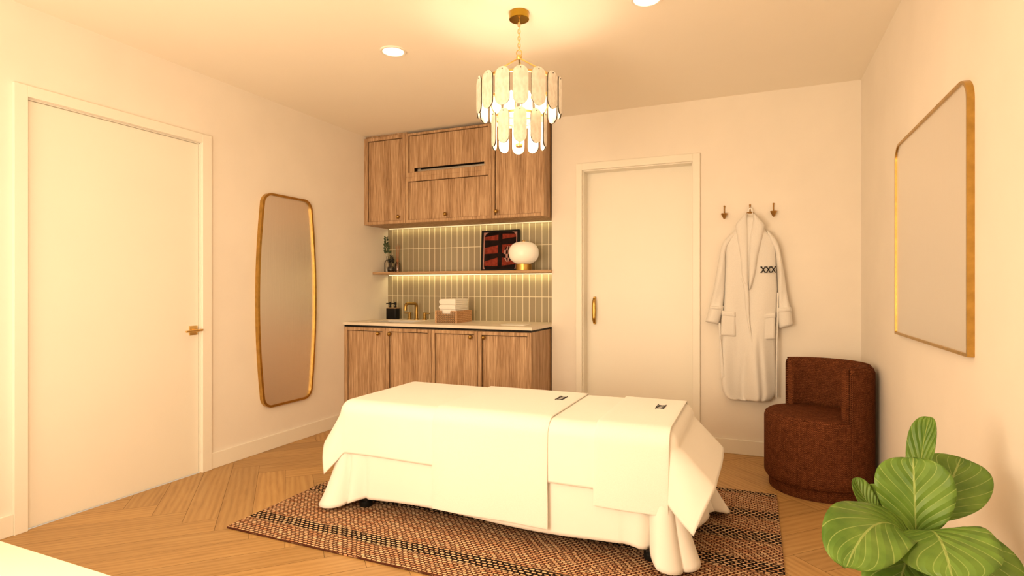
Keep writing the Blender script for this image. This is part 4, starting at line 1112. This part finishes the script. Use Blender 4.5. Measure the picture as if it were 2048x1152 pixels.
panels(15, RU, ZUT, ZUB, .0715); panels(10, RL, ZLT, ZLB, .062)
l = bpy.data.lights.new('chandelier_lamp', 'POINT'); l.color = LAMP; l.energy = 9; l.shadow_soft_size = .06
o = bpy.data.objects.new('chandelier_lamp', l); COL.objects.link(o); o.location = (hx_, hy_, 1.96)

# ------------------------------------------------------------------ fiddle-leaf fig
px_, py_ = .376, 1.707
t = thing('potted_fig', 'fiddle-leaf fig with broad green leaves in front of the right wall', 'plant', (px_, py_, 0))
b = MB(); b.lathe([(0, 0), (.10, 0), (.115, .01), (.14, .28), (.142, .30), (.132, .30), (.128, .27), (0, .265)], 40, (px_, py_, 0), cap=False); b.build('pot', M['pot'], t)
b = MB(); b.lathe([(0, .272), (.126, .268)], 32, (px_, py_, 0), cap=False); b.build('soil', M['soil'], t)
top = at_depth(1836, 1040, 1.45)
b = MB(); b.tube([(px_, py_, .26), (px_+.01, py_, .42), tuple(at_depth(1833, 1085, 1.44)), tuple(top)], [.011, .009, .007, .005], 8); 
b.build('stem', M['bark'], t)
lf = MB(); LUV = lf.bm.loops.layers.uv.new('leaf')
def leaf(base, mid, tip, wpx, nrm, fold=.18, wave=.03, shape=.62, seed=0.0, flat=1.0):
    """base/mid/tip: (u,v,depth) of the midrib; wpx: full width in photo pixels; nrm: rough facing of the blade"""
    A, B_, C_ = (at_depth(*p) for p in (base, mid, tip)); W_ = wpx/FPX*(base[2]+tip[2])/2*flat
    n = 24; m = 14; nr = Vector(nrm).normalized(); L = (B_-A).length+(C_-B_).length; G = []
    for i in range(n+1):
        s = 1-(1-i/n)**1.5; p = A*(1-s)**2+2*B_*s*(1-s)+C_*s*s
        p = A.lerp(B_, s*2) if False else p
        tg = ((B_-A)*(1-s)+(C_-B_)*s).normalized(); sd = tg.cross(nr).normalized(); nn = sd.cross(tg).normalized()
        q = max(0, (s-.03)/.97)
        w = (q**.75)*((1-q)**.42)/( (.64**.75)*(.36**.42) ) if q > 0 else 0
        w = max(.02, min(1, w))*W_/2
        row = []
        for j in range(m+1):
            e = -1+2*j/m; wv = wave*W_*math.sin(s*11+e*2.2+seed)*abs(e)**1.5
            row.append(p+sd*e*w+nn*(abs(e)**1.3*w*fold+wv))
        G.append(row)
    V = lf.grid(G)
    lf.bm.faces.ensure_lookup_table()
    idx = {}
    for i in range(n+1):
        for j in range(m+1): idx[V[i][j]] = (j/m, 1-(1-i/n)**1.5)
    for f in lf.bm.faces[-(n*m):]:
        for lp in f.loops: lp[LUV].uv = idx[lp.vert]
toC = (-.1, -1, .25)
cam = lambda u, v: -ray(u, v).normalized()
def nv(u, v, upk=.3, rk=0): return cam(u, v)+Vector((0, 0, upk))+RT*rk
leaf((1838, 1040, 1.48), (1836, 910, 1.50), (1859, 834, 1.52), 50, nv(1840, 900, .1, -.75), .5, .03, seed=1)
leaf((1832, 1084, 1.42), (1830, 1000, 1.40), (1826, 915, 1.45), 132, nv(1830, 1000, .15), .16, .025, seed=2)
leaf((1858, 1045, 1.46), (1895, 985, 1.48), (1922, 915, 1.53), 128, nv(1910, 980, .1, -.15), .14, .03, seed=3.3)
leaf((1828, 1086, 1.42), (1752, 985, 1.33), (1692, 1135, 1.22), 142, nv(1760, 1050, .75), .10, .04, seed=4.1)
leaf((1848, 1066, 1.40), (1880, 1038, 1.26), (1905, 1160, 1.17), 178, nv(1880, 1090, .8), .08, .035, seed=5.2)
leaf((1834, 1110, 1.40), (1800, 1105, 1.28), (1795, 1230, 1.2), 130, nv(1800, 1140, .8), .1, .04, seed=6)
leaf((1880, 1085, 1.42), (1945, 1075, 1.36), (2000, 1200, 1.30), 132, nv(1960, 1110, .8, .1), .1, .04, seed=7)
leaf((1770, 1030, 1.55), (1725, 1010, 1.56), (1712, 955, 1.58), 40, nv(1715, 980, .1, .5), .4, .03, seed=8)
leaf((1800, 1050, 1.55), (1760, 1015, 1.56), (1728, 972, 1.58), 60, nv(1750, 1000, .3), .2, .03, seed=9)
leaf((1815, 1050, 1.55), (1790, 1000, 1.57), (1768, 972, 1.60), 64, nv(1780, 1000, .3), .2, .03, seed=10)
leaf((1855, 1050, 1.50), (1880, 1000, 1.55), (1890, 960, 1.6), 90, nv(1880, 1000, .2), .2, .03, seed=11)
leaf((1840, 1120, 1.44), (1860, 1150, 1.36), (1880, 1260, 1.3), 120, nv(1860, 1150, .7), .1, .03, seed=12)
o = lf.build('foliage', M['fig'], t, angle=80); sd_ = o.modifiers.new('thickness', 'SOLIDIFY'); sd_.thickness = .0012

# ------------------------------------------------------------------ light: added fill lamp near the camera, fill through the added window
l = bpy.data.lights.new('window_fill_light', 'AREA'); l.shape = 'RECTANGLE'; l.size = WN[1]-WN[0]; l.size_y = WN[3]-WN[2]; l.color = (1, .75, .49); l.energy = 72  # area fill outside the added window, brightens the room from behind the camera
o = bpy.data.objects.new('window_fill_light', l); COL.objects.link(o); o.location = ((WN[0]+WN[1])/2, YN-.2, (WN[2]+WN[3])/2); o.rotation_euler = (PI/2, 0, 0)
l = bpy.data.lights.new('near_fill_light', 'POINT'); l.color = LAMP; l.energy = 92; l.shadow_soft_size = .42  # added point light without a fixture, fills the near half of the room
o = bpy.data.objects.new('near_fill_light', l); COL.objects.link(o); o.location = (-1.25, .35, 1.15)
w = bpy.data.worlds.new('sky'); scn.world = w; w.use_nodes = True
bg = w.node_tree.nodes['Background']; bg.inputs[0].default_value = (1, .8, .55, 1); bg.inputs[1].default_value = .6

# ------------------------------------------------------------------ camera, colour management
cd = bpy.data.cameras.new('camera'); cd.sensor_width = 36; cd.lens = FPX/2048*36; cd.clip_start = .02
co = bpy.data.objects.new('camera', cd); COL.objects.link(co); co.location = EYE; co.rotation_euler = (PI/2, 0, YAW); scn.camera = co
vs = scn.view_settings
scn.display_settings.display_device = 'sRGB'; vs.view_transform = 'Standard'; vs.look = 'None'; vs.exposure = .16; vs.gamma = 1; vs.use_curve_mapping = False
scn.cycles.use_denoising = True
scn.cycles.max_bounces = 10; scn.cycles.diffuse_bounces = 6; scn.cycles.transparent_max_bounces = 16
scn.cycles.sample_clamp_indirect = 8
